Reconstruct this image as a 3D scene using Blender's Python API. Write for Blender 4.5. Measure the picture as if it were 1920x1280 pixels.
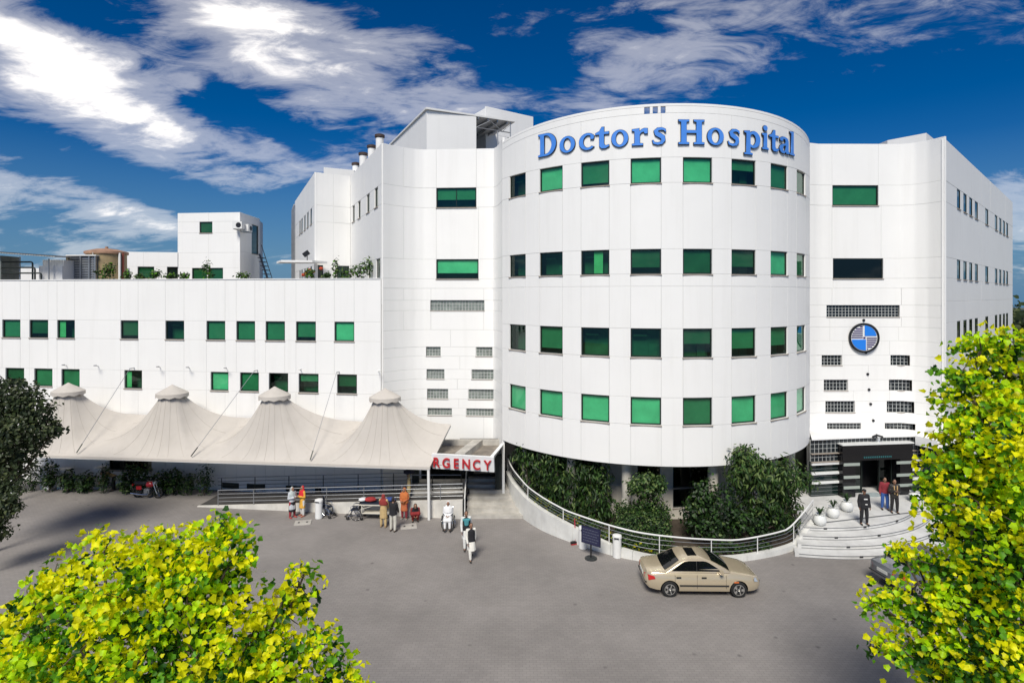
import bpy, bmesh, math, random
import numpy as np
from mathutils import Vector, Matrix
random.seed(7)
rng = np.random.default_rng(11)
sc = bpy.context.scene
for o in list(bpy.data.objects): bpy.data.objects.remove(o)
col = sc.collection
R = math.radians
PI = math.pi

# ------------------------------------------------------------------ camera
CAM_H, FPX, HOR = 11.5, 1090.0, 555.0
cam_d = bpy.data.cameras.new('camera'); cam = bpy.data.objects.new('camera', cam_d); col.objects.link(cam)
cam.location = (0, 0, CAM_H); cam.rotation_euler = (PI/2, 0, 0)
cam_d.sensor_width = 36; cam_d.lens = 36*FPX/1920
cam_d.shift_y = (HOR-640)/1920
cam_d.clip_start = 0.1; cam_d.clip_end = 3000
sc.camera = cam

# ------------------------------------------------------------------ light
SUN_EL, SUN_AZ = R(48), R(-167)          # azimuth clockwise from +Y : behind the camera, a little to the left
sun_d = bpy.data.lights.new('sun', 'SUN'); sun = bpy.data.objects.new('sun', sun_d); col.objects.link(sun)
sdir = Vector((math.sin(SUN_AZ)*math.cos(SUN_EL), math.cos(SUN_AZ)*math.cos(SUN_EL), math.sin(SUN_EL)))
sun.rotation_euler = sdir.to_track_quat('Z', 'Y').to_euler()
sun_d.energy = 2.25; sun_d.angle = R(22); sun_d.color = (1.0, 0.945, 0.85)
sc.view_settings.view_transform = 'Standard'; sc.view_settings.look = 'None'
sc.view_settings.gamma = 1; sc.view_settings.use_curve_mapping = False
sc.view_settings.exposure = 1.0

# ------------------------------------------------------------------ sky
world = bpy.data.worlds.new('World'); sc.world = world; world.use_nodes = True
wt = world.node_tree; wt.nodes.clear()
def N(t, typ, **kw):
    n = t.nodes.new(typ)
    for k, v in kw.items(): setattr(n, k, v)
    return n
def link(t, a, b): t.links.new(a, b)
def math_n(t, op, a, b=None, clamp=False):
    n = N(t, 'ShaderNodeMath', operation=op); n.use_clamp = clamp
    for i, v in enumerate((a, b)):
        if v is None: continue
        if isinstance(v, (int, float)): n.inputs[i].default_value = v
        else: link(t, v, n.inputs[i])
    return n.outputs[0]
def build_sky():
    t = wt
    out = N(t, 'ShaderNodeOutputWorld'); bg = N(t, 'ShaderNodeBackground')
    bg.inputs['Strength'].default_value = 0.1
    sky = N(t, 'ShaderNodeTexSky', sky_type='NISHITA'); sky.sun_disc = False
    sky.sun_elevation = SUN_EL; sky.sun_rotation = SUN_AZ
    sky.air_density = 1.0; sky.dust_density = 0.1; sky.ozone_density = 2.5; sky.altitude = 600
    hs = N(t, 'ShaderNodeHueSaturation'); hs.inputs['Saturation'].default_value = 1.55; hs.inputs['Value'].default_value = 0.31
    link(t, sky.outputs[0], hs.inputs['Color'])
    gm = N(t, 'ShaderNodeMixRGB', blend_type='MULTIPLY'); gm.inputs[0].default_value = 1
    gm.inputs[2].default_value = (0.62, 0.78, 1.0, 1); link(t, hs.outputs[0], gm.inputs[1])
    tc = N(t, 'ShaderNodeTexCoord')
    sep = N(t, 'ShaderNodeSeparateXYZ'); link(t, tc.outputs['Generated'], sep.inputs[0])
    # cloud layer seen in perspective: direction divided by height
    zz = math_n(t, 'ADD', math_n(t, 'MAXIMUM', sep.outputs[2], 0.0), 0.30)
    cx = math_n(t, 'DIVIDE', sep.outputs[0], zz); cy = math_n(t, 'DIVIDE', sep.outputs[1], zz)
    cmb = N(t, 'ShaderNodeCombineXYZ'); link(t, cx, cmb.inputs[0]); link(t, cy, cmb.inputs[1]); link(t, sep.outputs[2], cmb.inputs[2])
    def noise(rot, sc3, scale, det, rough, dist):
        mp = N(t, 'ShaderNodeMapping'); mp.inputs['Rotation'].default_value = (0, 0, R(rot)); mp.inputs['Scale'].default_value = sc3; mp.inputs['Location'].default_value = (rot*.13, 1.7, .4)
        link(t, cmb.outputs[0], mp.inputs[0]); n = N(t, 'ShaderNodeTexNoise'); n.inputs['Scale'].default_value = scale; n.inputs['Detail'].default_value = det
        n.inputs['Roughness'].default_value = rough; n.inputs['Distortion'].default_value = dist; link(t, mp.outputs[0], n.inputs['Vector']); return n.outputs[0]
    n1 = noise(24, (1, 1.5, 3), 2.1, 12, .60, .35)
    n2 = noise(-30, (1, 1.9, 4), 5.5, 10, .66, .7)
    # cloud banks: directions where the sky holds the larger banks
    total = None
    banks = CLOUD_BANKS
    for (px, py, sx, sy, rot, amp) in banks:
        d = Vector(((px-960)/FPX, 1, (HOR-py)/FPX)).normalized()
        m = N(t, 'ShaderNodeMapping', vector_type='TEXTURE')
        m.inputs['Location'].default_value = d; m.inputs['Rotation'].default_value = (0, R(rot), math.atan2(-d.x, d.y))
        m.inputs['Scale'].default_value = (sx/FPX, 0.5, sy/FPX)
        link(t, tc.outputs['Generated'], m.inputs[0])
        ln = N(t, 'ShaderNodeVectorMath', operation='LENGTH'); link(t, m.outputs[0], ln.inputs[0])
        v = math_n(t, 'MULTIPLY', math_n(t, 'MULTIPLY', math_n(t, 'SUBTRACT', 1.0, ln.outputs['Value'], clamp=True), 1.7, clamp=True), amp)
        total = v if total is None else math_n(t, 'ADD', total, v)
    nn = math_n(t, 'ADD', math_n(t, 'MULTIPLY', n1, 0.66), math_n(t, 'MULTIPLY', n2, 0.34))
    dens = math_n(t, 'ADD', nn, math_n(t, 'MULTIPLY', total, 0.10))
    ramp = N(t, 'ShaderNodeValToRGB'); link(t, dens, ramp.inputs[0]); ramp.color_ramp.interpolation = 'EASE'
    e = ramp.color_ramp.elements; e[0].position = 0.50; e[0].color = (0, 0, 0, 1); e[1].position = 0.80; e[1].color = (1, 1, 1, 1)
    m2 = e.new(0.63); m2.color = (0.27, 0.27, 0.27, 1)
    hz = N(t, 'ShaderNodeMapRange'); hz.inputs[1].default_value = 0.0; hz.inputs[2].default_value = 0.22; hz.inputs[3].default_value = 0.92; hz.inputs[4].default_value = 0; link(t, sep.outputs[2], hz.inputs[0])
    hm = N(t, 'ShaderNodeMixRGB'); link(t, hz.outputs[0], hm.inputs[0]); link(t, gm.outputs[0], hm.inputs[1]); hm.inputs[2].default_value = (0.42, 1.05, 1.9, 1)
    mx = N(t, 'ShaderNodeMixRGB'); link(t, ramp.outputs[0], mx.inputs[0]); link(t, hm.outputs[0], mx.inputs[1])
    mx.inputs[2].default_value = (6.5, 6.25, 6.0, 1)
    link(t, mx.outputs[0], bg.inputs[0]); link(t, bg.outputs[0], out.inputs[0])
# (px, py, half width, half height, rotation, weight)
CLOUD_BANKS = [(40, 120, 230, 100, 20, 1.1), (200, 190, 260, 70, 27, 1.0), (560, 110, 300, 100, 30, 1.25), (760, 130, 200, 90, 12, .45), (480, 60, 200, 60, 30, .4),
               (500, 275, 260, 34, 8, .75), (1290, 40, 240, 100, -15, .8), (1010, 70, 260, 70, -20, .25), (1000, 180, 240, 40, -8, .45), (1180, 150, 220, 60, -30, .3), (110, 365, 200, 34, 8, .6),
               (40, 468, 200, 30, 3, .9), (275, 405, 110, 24, 15, .7), (1910, 400, 130, 70, 10, .9), (1560, 40, 330, 70, -20, .35),
               (1740, 230, 330, 170, 0, -1.1), (230, 330, 420, 40, 18, -.8), (480, 215, 160, 24, 30, -.6), (90, 20, 150, 30, 0, -.8), (700, 420, 500, 90, 0, -.6), (1000, 20, 90, 30, 0, -.5)]
build_sky()

# ------------------------------------------------------------------ pixel <-> place helpers (survey of the photo)
def X(px, Y): return (px-960)/FPX*Y
def Z(py, Y): return CAM_H-(py-HOR)/FPX*Y
def at(px, py, Y): return Vector((X(px, Y), Y, Z(py, Y)))
def G(px, py, z=0.0):
    Y = (CAM_H-z)*FPX/(py-HOR); return Vector((X(px, Y), Y, z))

# ------------------------------------------------------------------ materials
def mat(name, c, rough=0.6, var=0.0, vscale=3.0, bump=0.0, bscale=40.0, metal=0.0, spec=0.5, coat=0.0, grime=0.0):
    m = bpy.data.materials.new(name); m.use_nodes = True; t = m.node_tree
    b = t.nodes['Principled BSDF']; b.inputs['Base Color'].default_value = (*c, 1)
    b.inputs['Roughness'].default_value = rough; b.inputs['Metallic'].default_value = metal
    b.inputs['Specular IOR Level'].default_value = spec; b.inputs['Coat Weight'].default_value = coat
    if var or bump or grime:
        tc = N(t, 'ShaderNodeTexCoord')
    if var or grime:
        n = N(t, 'ShaderNodeTexNoise'); n.inputs['Scale'].default_value = vscale; n.inputs['Detail'].default_value = 6; n.inputs['Roughness'].default_value = 0.6
        link(t, tc.outputs['Object'], n.inputs['Vector'])
        mr = N(t, 'ShaderNodeMapRange'); mr.inputs[1].default_value = 0.3; mr.inputs[2].default_value = 0.7
        mr.inputs[3].default_value = 1-var; mr.inputs[4].default_value = 1+var
        link(t, n.outputs[0], mr.inputs[0])
        mx = N(t, 'ShaderNodeMixRGB', blend_type='MULTIPLY'); mx.inputs[0].default_value = 1; mx.inputs[1].default_value = (*c, 1)
        link(t, mr.outputs[0], mx.inputs[2]); last = mx.outputs[0]
        if grime:                                   # vertical rain streaks
            mp = N(t, 'ShaderNodeMapping'); mp.inputs['Scale'].default_value = (2.6, 2.6, 0.16); link(t, tc.outputs['Object'], mp.inputs[0])
            g = N(t, 'ShaderNodeTexNoise'); g.inputs['Scale'].default_value = 1.0; g.inputs['Detail'].default_value = 7; g.inputs['Roughness'].default_value = .65
            link(t, mp.outputs[0], g.inputs['Vector'])
            g2 = N(t, 'ShaderNodeMapRange'); g2.inputs[1].default_value = 0.5; g2.inputs[2].default_value = 0.85; g2.inputs[3].default_value = 0; g2.inputs[4].default_value = grime
            link(t, g.outputs[0], g2.inputs[0])
            mg = N(t, 'ShaderNodeMixRGB'); link(t, g2.outputs[0], mg.inputs[0]); link(t, last, mg.inputs[1]); mg.inputs[2].default_value = (c[0]*.55, c[1]*.53, c[2]*.48, 1)
            last = mg.outputs[0]
        link(t, last, b.inputs['Base Color'])
    if bump:
        n = N(t, 'ShaderNodeTexNoise'); n.inputs['Scale'].default_value = bscale; n.inputs['Detail'].default_value = 5
        link(t, tc.outputs['Object'], n.inputs['Vector'])
        bp = N(t, 'ShaderNodeBump'); bp.inputs['Strength'].default_value = bump; bp.inputs['Distance'].default_value = 0.02
        link(t, n.outputs[0], bp.inputs['Height']); link(t, bp.outputs[0], b.inputs['Normal'])
    return m
def glass_mat(name, tint, refl=(1, 1, 1), rough=0.02, base=0.05):
    m = bpy.data.materials.new(name); m.use_nodes = True; t = m.node_tree; t.nodes.clear()
    o = N(t, 'ShaderNodeOutputMaterial'); tr = N(t, 'ShaderNodeBsdfTransparent'); tr.inputs[0].default_value = (*tint, 1)
    gl = N(t, 'ShaderNodeBsdfGlossy'); gl.inputs[0].default_value = (*refl, 1); gl.inputs['Roughness'].default_value = rough
    lw = N(t, 'ShaderNodeLayerWeight'); lw.inputs[0].default_value = .5
    f = math_n(t, 'ADD', math_n(t, 'MULTIPLY', math_n(t, 'POWER', lw.outputs['Facing'], 4.0), .8), base+.03, clamp=True)
    mx = N(t, 'ShaderNodeMixShader'); link(t, f, mx.inputs[0]); link(t, tr.outputs[0], mx.inputs[1]); link(t, gl.outputs[0], mx.inputs[2])
    link(t, mx.outputs[0], o.inputs[0]); return m
def leaf_mat(name, c, trans=0.35, rough=0.5):
    m = bpy.data.materials.new(name); m.use_nodes = True; t = m.node_tree; t.nodes.clear()
    o = N(t, 'ShaderNodeOutputMaterial'); p = N(t, 'ShaderNodeBsdfPrincipled'); p.inputs['Roughness'].default_value = rough
    p.inputs['Specular IOR Level'].default_value = 0.35
    tc = N(t, 'ShaderNodeTexCoord'); n = N(t, 'ShaderNodeTexNoise'); n.inputs['Scale'].default_value = 7; n.inputs['Detail'].default_value = 3
    link(t, tc.outputs['Object'], n.inputs['Vector'])
    mr = N(t, 'ShaderNodeMapRange'); mr.inputs[1].default_value = .3; mr.inputs[2].default_value = .7; mr.inputs[3].default_value = .72; mr.inputs[4].default_value = 1.28
    link(t, n.outputs[0], mr.inputs[0])
    mx = N(t, 'ShaderNodeMixRGB', blend_type='MULTIPLY'); mx.inputs[0].default_value = 1; mx.inputs[1].default_value = (*c, 1); link(t, mr.outputs[0], mx.inputs[2])
    link(t, mx.outputs[0], p.inputs['Base Color'])
    tl = N(t, 'ShaderNodeBsdfTranslucent'); link(t, mx.outputs[0], tl.inputs[0])
    ms = N(t, 'ShaderNodeMixShader'); ms.inputs[0].default_value = trans
    link(t, p.outputs[0], ms.inputs[1]); link(t, tl.outputs[0], ms.inputs[2]); link(t, ms.outputs[0], o.inputs[0]); return m
def paver_mat():
    m = mat('paving_blocks', (.2, .19, .185), .85); t = m.node_tree; b = t.nodes['Principled BSDF']
    tc = N(t, 'ShaderNodeTexCoord')
    br = N(t, 'ShaderNodeTexBrick'); br.inputs['Scale'].default_value = 1.0
    br.inputs['Brick Width'].default_value = .22; br.inputs['Row Height'].default_value = .11; br.inputs['Mortar Size'].default_value = .006
    br.inputs['Color1'].default_value = (.252, .233, .216, 1); br.inputs['Color2'].default_value = (.230, .212, .198, 1); br.inputs['Mortar'].default_value = (.178, .165, .154, 1)
    br.inputs['Bias'].default_value = 0.1
    link(t, tc.outputs['Object'], br.inputs['Vector'])
    n = N(t, 'ShaderNodeTexNoise'); n.inputs['Scale'].default_value = .22; n.inputs['Detail'].default_value = 9; n.inputs['Roughness'].default_value = .62
    link(t, tc.outputs['Object'], n.inputs['Vector'])
    mr = N(t, 'ShaderNodeMapRange'); mr.inputs[1].default_value = .3; mr.inputs[2].default_value = .7; mr.inputs[3].default_value = .78; mr.inputs[4].default_value = 1.17
    link(t, n.outputs[0], mr.inputs[0])
    mx = N(t, 'ShaderNodeMixRGB', blend_type='MULTIPLY'); mx.inputs[0].default_value = 1; link(t, br.outputs[0], mx.inputs[1]); link(t, mr.outputs[0], mx.inputs[2])
    # oil spots
    v = N(t, 'ShaderNodeTexVoronoi'); v.inputs['Scale'].default_value = .9; link(t, tc.outputs['Object'], v.inputs['Vector'])
    vr = N(t, 'ShaderNodeMapRange'); vr.inputs[1].default_value = .02; vr.inputs[2].default_value = .09; vr.inputs[3].default_value = .55; vr.inputs[4].default_value = 1
    link(t, v.outputs['Distance'], vr.inputs[0])
    m2 = N(t, 'ShaderNodeMixRGB', blend_type='MULTIPLY'); m2.inputs[0].default_value = 1; link(t, mx.outputs[0], m2.inputs[1]); link(t, vr.outputs[0], m2.inputs[2])
    link(t, m2.outputs[0], b.inputs['Base Color'])
    bp = N(t, 'ShaderNodeBump'); bp.inputs['Strength'].default_value = .35; bp.inputs['Distance'].default_value = .01
    iv = math_n(t, 'SUBTRACT', 1.0, br.outputs['Fac']); link(t, iv, bp.inputs['Height']); link(t, bp.outputs[0], b.inputs['Normal'])
    return m
M = {}
M['panel'] = mat('white_cladding', (.815, .81, .79), .5, var=.02, vscale=.35, grime=.15)
M['joint'] = mat('joint_sealant', (.66, .66, .64), .8)
M['plain'] = mat('white_render', (.78, .78, .77), .7, var=.04, vscale=.6, bump=.1, bscale=30, grime=.15)
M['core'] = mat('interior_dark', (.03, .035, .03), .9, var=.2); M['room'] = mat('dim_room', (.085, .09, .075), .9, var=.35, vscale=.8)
M['alu'] = mat('dark_aluminium', (.022, .03, .026), .35, metal=.4)
M['sill'] = mat('stone_sill', (.34, .29, .24), .7, var=.15, vscale=4)
M['pane'] = glass_mat('green_glass', (.33, .88, .60), (.80, 1, .9), base=.035)
M['pane_dark'] = glass_mat('dark_glass', (.10, .16, .14), (.9, 1, .97), base=.03)
BL = [mat('roller_blind', (.52, .54, .48), .8, var=.16, vscale=1.1), mat('grey_roller_blind', (.18, .19, .155), .8, var=.15, vscale=1.3), mat('dull_roller_blind', (.075, .085, .06), .8, var=.2, vscale=1.2)]; M['blind'] = BL[0]
M['curtain'] = mat('curtain', (.42, .47, .30), .9, var=.15, vscale=3)
M['gblock'] = mat('glass_block', (.20, .23, .21), .12, var=.35, vscale=3.5, coat=.5)
M['gblock_dark'] = mat('dark_glass_block', (.012, .018, .022), .12, var=.4, vscale=3, coat=.5)
M['grout'] = mat('white_grout', (.42, .43, .42), .8)
M['blue'] = mat('blue_letter_face', (.07, .25, .74), .35, var=.06, coat=.3)
M['blackm'] = mat('black_painted_metal', (.012, .012, .014), .4)
M['roof'] = mat('roof_felt', (.20, .19, .18), .9, var=.2)
M['concrete'] = mat('weathered_concrete', (.42, .40, .36), .85, var=.22, vscale=1.6, bump=.3, bscale=14, grime=.4)
M['dirty'] = mat('dusty_roof_slab', (.20, .175, .145), .95, var=.35, vscale=2.2, bump=.4, bscale=12)
M['marble'] = mat('white_marble', (.72, .73, .71), .3, var=.05, vscale=3)
M['steelgrey'] = mat('galvanised_steel', (.36, .37, .38), .38, var=.1, metal=.7)
M['whitepaint'] = mat('white_painted_steel', (.74, .74, .72), .4, var=.04)
M['fabric'] = mat('tent_membrane', (.50, .465, .42), .75, var=.05, vscale=.9, grime=.22)
M['fabric_d'] = mat('tent_seam', (.41, .38, .335), .8)
M['red'] = mat('red_sign_letter', (.42, .015, .02), .45)
M['soil'] = mat('planting_soil', (.05, .038, .026), .95, var=.3, vscale=4, bump=.6, bscale=10)
M['bark'] = mat('bark', (.10, .075, .055), .9, var=.3, vscale=6, bump=.6, bscale=18)
M['deck'] = mat('dark_ramp_deck', (.055, .052, .05), .85, var=.2, vscale=2)
M['pave'] = paver_mat()

# ------------------------------------------------------------------ mesh builder
class MB:
    def __init__(s): s.v = []; s.f = []; s.m = []; s.sm = []
    def add(s, vs, fs, mi=0, smooth=False):
        b = len(s.v); s.v += [tuple(p) for p in vs]
        for f in fs: s.f.append(tuple(b+i for i in f)); s.m.append(mi); s.sm.append(smooth)
        return s
    def box(s, c, d, rz=0, mi=0, mat4=None):
        hx, hy, hz = d[0]/2, d[1]/2, d[2]/2; cr, sr = math.cos(rz), math.sin(rz); vs = []
        for z in (-hz, hz):
            for x, y in ((-hx, -hy), (hx, -hy), (hx, hy), (-hx, hy)):
                p = Vector((c[0]+x*cr-y*sr, c[1]+x*sr+y*cr, c[2]+z)); vs.append(mat4 @ p if mat4 else p)
        return s.add(vs, [(0, 3, 2, 1), (4, 5, 6, 7), (0, 1, 5, 4), (1, 2, 6, 5), (2, 3, 7, 6), (3, 0, 4, 7)], mi)
    def obox(s, p0, p1, w, h, mi=0):      # bar between two points, w wide and h tall
        p0, p1 = Vector(p0), Vector(p1); d = (p1-p0).normalized(); up = Vector((0, 0, 1))
        if abs(d.z) > .95: up = Vector((0, 1, 0))
        a = d.cross(up).normalized()*w/2; b = a.cross(d).normalized()*h/2
        vs = [p+q for p in (p0, p1) for q in (-a-b, a-b, a+b, -a+b)]
        return s.add(vs, [(3, 2, 1, 0), (4, 5, 6, 7), (0, 1, 5, 4), (1, 2, 6, 5), (2, 3, 7, 6), (3, 0, 4, 7)], mi)
    def prism(s, poly, z0, z1, mi=0, top=True, bot=True):
        n = len(poly); vs = [(p[0], p[1], z0) for p in poly]+[(p[0], p[1], z1) for p in poly]
        fs = [(i, (i+1) % n, (i+1) % n+n, i+n) for i in range(n)]
        if top: fs.append(tuple(range(n, 2*n)))
        if bot: fs.append(tuple(range(n-1, -1, -1)))
        return s.add(vs, fs, mi)
    def tube(s, pts, r, n=8, mi=0, caps=True, smooth=True):
        pts = [Vector(p) for p in pts]; k = len(pts); rs = r if isinstance(r, (list, tuple)) else [r]*k; vs = []; prev = None
        for i, p in enumerate(pts):
            d = (pts[min(i+1, k-1)]-pts[max(i-1, 0)]).normalized()
            if prev is None:
                a = d.cross(Vector((0, 0, 1)))
                if a.length < .1: a = d.cross(Vector((0, 1, 0)))
            else: a = prev-d*prev.dot(d)
            a.normalize(); prev = a; b = d.cross(a)
            for j in range(n):
                th = 2*PI*j/n; vs.append(p+(a*math.cos(th)+b*math.sin(th))*rs[i])
        fs = [(i*n+j, i*n+(j+1) % n, (i+1)*n+(j+1) % n, (i+1)*n+j) for i in range(k-1) for j in range(n)]
        s.add(vs, fs, mi, smooth)
        if caps:
            b = len(s.v)-k*n; s.f.append(tuple(b+j for j in range(n-1, -1, -1))); s.f.append(tuple(b+(k-1)*n+j for j in range(n))); s.m += [mi]*2; s.sm += [False]*2
        return s
    def lathe(s, prof, c=(0, 0, 0), n=16, mi=0, smooth=True, axis=None, caps=True):
        k = len(prof); vs = []
        for r, z in prof:
            for j in range(n):
                th = 2*PI*j/n; p = Vector((r*math.cos(th), r*math.sin(th), z))
                if axis == 'y': p = Vector((p.x, p.z, p.y))
                if axis == 'x': p = Vector((p.z, p.x, p.y))
                vs.append(p+Vector(c))
        fs = [(i*n+j, i*n+(j+1) % n, (i+1)*n+(j+1) % n, (i+1)*n+j) for i in range(k-1) for j in range(n)]
        s.add(vs, fs, mi, smooth)
        if not caps: return s
        b = len(s.v)-k*n; s.f.append(tuple(b+j for j in range(n-1, -1, -1))); s.f.append(tuple(b+(k-1)*n+j for j in range(n))); s.m += [mi]*2; s.sm += [False]*2
        return s
    def build(s, name, mats, parent=None, local=False, recalc=False):
        me = bpy.data.meshes.new(name); me.from_pydata(s.v, [], s.f)
        for m in (mats if isinstance(mats, (list, tuple)) else [mats]): me.materials.append(m)
        me.polygons.foreach_set('material_index', s.m); me.polygons.foreach_set('use_smooth', s.sm)
        if recalc:
            bm = bmesh.new(); bm.from_mesh(me); bmesh.ops.recalc_face_normals(bm, faces=bm.faces); bm.to_mesh(me); bm.free()
        me.update()
        if any(s.sm): me.set_sharp_from_angle(angle=R(42))
        return obj(name, me, parent, local)
def obj(name, me, parent=None, local=False):
    o = bpy.data.objects.new(name, me); col.objects.link(o)
    if parent is not None:
        o.parent = parent
        if not local: o.matrix_parent_inverse = wm(parent).inverted()
    return o
def wm(o):
    m = Matrix.LocRotScale(o.location, o.rotation_euler, o.scale)
    return wm(o.parent) @ o.matrix_parent_inverse @ m if o.parent else m
def tag(o, label=None, cat=None, group=None, kind=None):
    if label: o['label'] = label
    if cat: o['category'] = cat
    if group: o['group'] = group
    if kind: o['kind'] = kind
    return o
def thing(name, label, cat, loc=(0, 0, 0), rz=0, group=None):
    o = bpy.data.objects.new(name, None); col.objects.link(o); o.empty_display_size = .3
    o.location = loc; o.rotation_euler = (0, 0, rz); return tag(o, label, cat, group)
def copy_tree(o, parent=None):
    c = o.copy(); col.objects.link(c)
    if parent is not None: c.parent = parent
    for ch in list(o.children): copy_tree(ch, c)
    return c

# ------------------------------------------------------------------ facade kit
class Path:
    def __init__(s, pts):
        s.p = [Vector((p[0], p[1])) for p in pts]; s.L = [0]
        for a, b in zip(s.p, s.p[1:]): s.L.append(s.L[-1]+(b-a).length)
        s.len = s.L[-1]
    def seg(s, u):
        i = 0
        while i < len(s.p)-2 and u > s.L[i+1]: i += 1
        return i
    def pt(s, u):
        i = s.seg(u); t = (u-s.L[i])/(s.L[i+1]-s.L[i]); return s.p[i].lerp(s.p[i+1], t)
    def nrm(s, u):
        def sn(i):
            d = (s.p[i+1]-s.p[i]).normalized(); return Vector((d.y, -d.x))
        i = s.seg(u); k = len(s.p)-1; t = (u-s.L[i])/(s.L[i+1]-s.L[i])
        va = sn(i) if i == 0 else (sn(i)+sn(i-1)).normalized()
        vb = sn(i) if i == k-1 else (sn(i)+sn(i+1)).normalized()
        return va.lerp(vb, t).normalized()
    def P(s, u, z, d=0.0):
        p = s.pt(u)+s.nrm(u)*d; return Vector((p.x, p.y, z))
    def u(s, px):
        k = (px-960)/FPX; best = None
        for i in range(len(s.p)-1):
            a, b = s.p[i], s.p[i+1]; fa, fb = a.x-k*a.y, b.x-k*b.y
            if fa*fb <= 0 and fa != fb:
                t = fa/(fa-fb); y = a.y+(b.y-a.y)*t
                if best is None or y < best[0]: best = (y, s.L[i]+t*(s.L[i+1]-s.L[i]))
        if best is None:
            best = min(((abs(p.x-k*p.y), s.L[i]) for i, p in enumerate(s.p)))
        return best[1]
def smooth_pts(pts, n=8):
    out = []; P_ = [Vector(p) for p in pts]
    for i in range(len(P_)-1):
        p0 = P_[max(i-1, 0)]; p1 = P_[i]; p2 = P_[i+1]; p3 = P_[min(i+2, len(P_)-1)]
        for k in range(n):
            t = k/n; out.append(.5*((2*p1)+(p2-p0)*t+(2*p0-5*p1+4*p2-p3)*t*t+(3*p1-p0-3*p2+p3)*t**3))
    out.append(P_[-1]); return out
def usteps(path, u0, u1):
    n0, n1 = path.nrm(u0), path.nrm(u1); ang = math.acos(max(-1, min(1, n0.dot(n1))))
    n = max(1, math.ceil(ang/.045)); return [u0+(u1-u0)*i/n for i in range(n+1)]
def panel(path, u0, u1, z0, z1, parent, mats=None, name='panel', g=.014, dep=.012, th=.13, joint=True):
    d0 = random.uniform(-.003, .003); mb = MB(); us = usteps(path, u0, u1); n = len(us)
    fu = list(us); fu[0] += g; fu[-1] -= g
    f0 = z0 if callable(z0) else (lambda u, z=z0: z); f1 = z1 if callable(z1) else (lambda u, z=z1: z)
    A = [path.P(u, f0(u)+g, d0) for u in fu]; B = [path.P(u, f1(u)-g, d0) for u in fu]
    C = [path.P(u, f0(u), -dep) for u in us]; D = [path.P(u, f1(u), -dep) for u in us]
    E = [path.P(u, f0(u), -th) for u in us]; F = [path.P(u, f1(u), -th) for u in us]
    mb.add(A+B, [(i, i+1, n+i+1, n+i) for i in range(n-1)], 0, n > 2)
    vs = A+B+C+D+E+F; a, b, c, d, e, f = [k*n for k in range(6)]
    ch = [(c, a, b, d), (a+n-1, c+n-1, d+n-1, b+n-1)]; si = [(e, c, d, f), (c+n-1, e+n-1, f+n-1, d+n-1)]
    for i in range(n-1):
        ch += [(c+i, c+i+1, a+i+1, a+i), (b+i, b+i+1, d+i+1, d+i)]; si += [(e+i, e+i+1, c+i+1, c+i), (d+i, d+i+1, f+i+1, f+i)]
    k0 = len(mb.f); mb.add(vs, ch+si, 0)
    for i in range(len(ch)): mb.m[k0+i] = 1
    return mb.build(name, mats or [M['panel'], M['joint']], parent)
class Frame:           # a flat opening between two points of a path
    def __init__(s, path, u0, u1, z0, z1):
        a, b = path.P(u0, z0), path.P(u1, z0); s.o = a; s.w = (b-a).length; s.x = (b-a).normalized(); s.n = Vector((s.x.y, -s.x.x, 0)); s.h = z1-z0
        mid = path.P((u0+u1)/2, z0); sg = (mid-(a+b)/2).dot(s.n)
        if sg < -.01: s.o = s.o+s.n*sg
    def p(s, x, z, d): return s.o+s.x*x+Vector((0, 0, z))+s.n*d
    def box(s, mb, x0, x1, z0, z1, d0, d1, mi=0):
        vs = [s.p(x, z, d) for z in (z0, z1) for (x, d) in ((x0, d1), (x1, d1), (x1, d0), (x0, d0))]
        mb.add(vs, [(0, 3, 2, 1), (4, 5, 6, 7), (0, 1, 5, 4), (1, 2, 6, 5), (2, 3, 7, 6), (3, 0, 4, 7)], mi)
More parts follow.
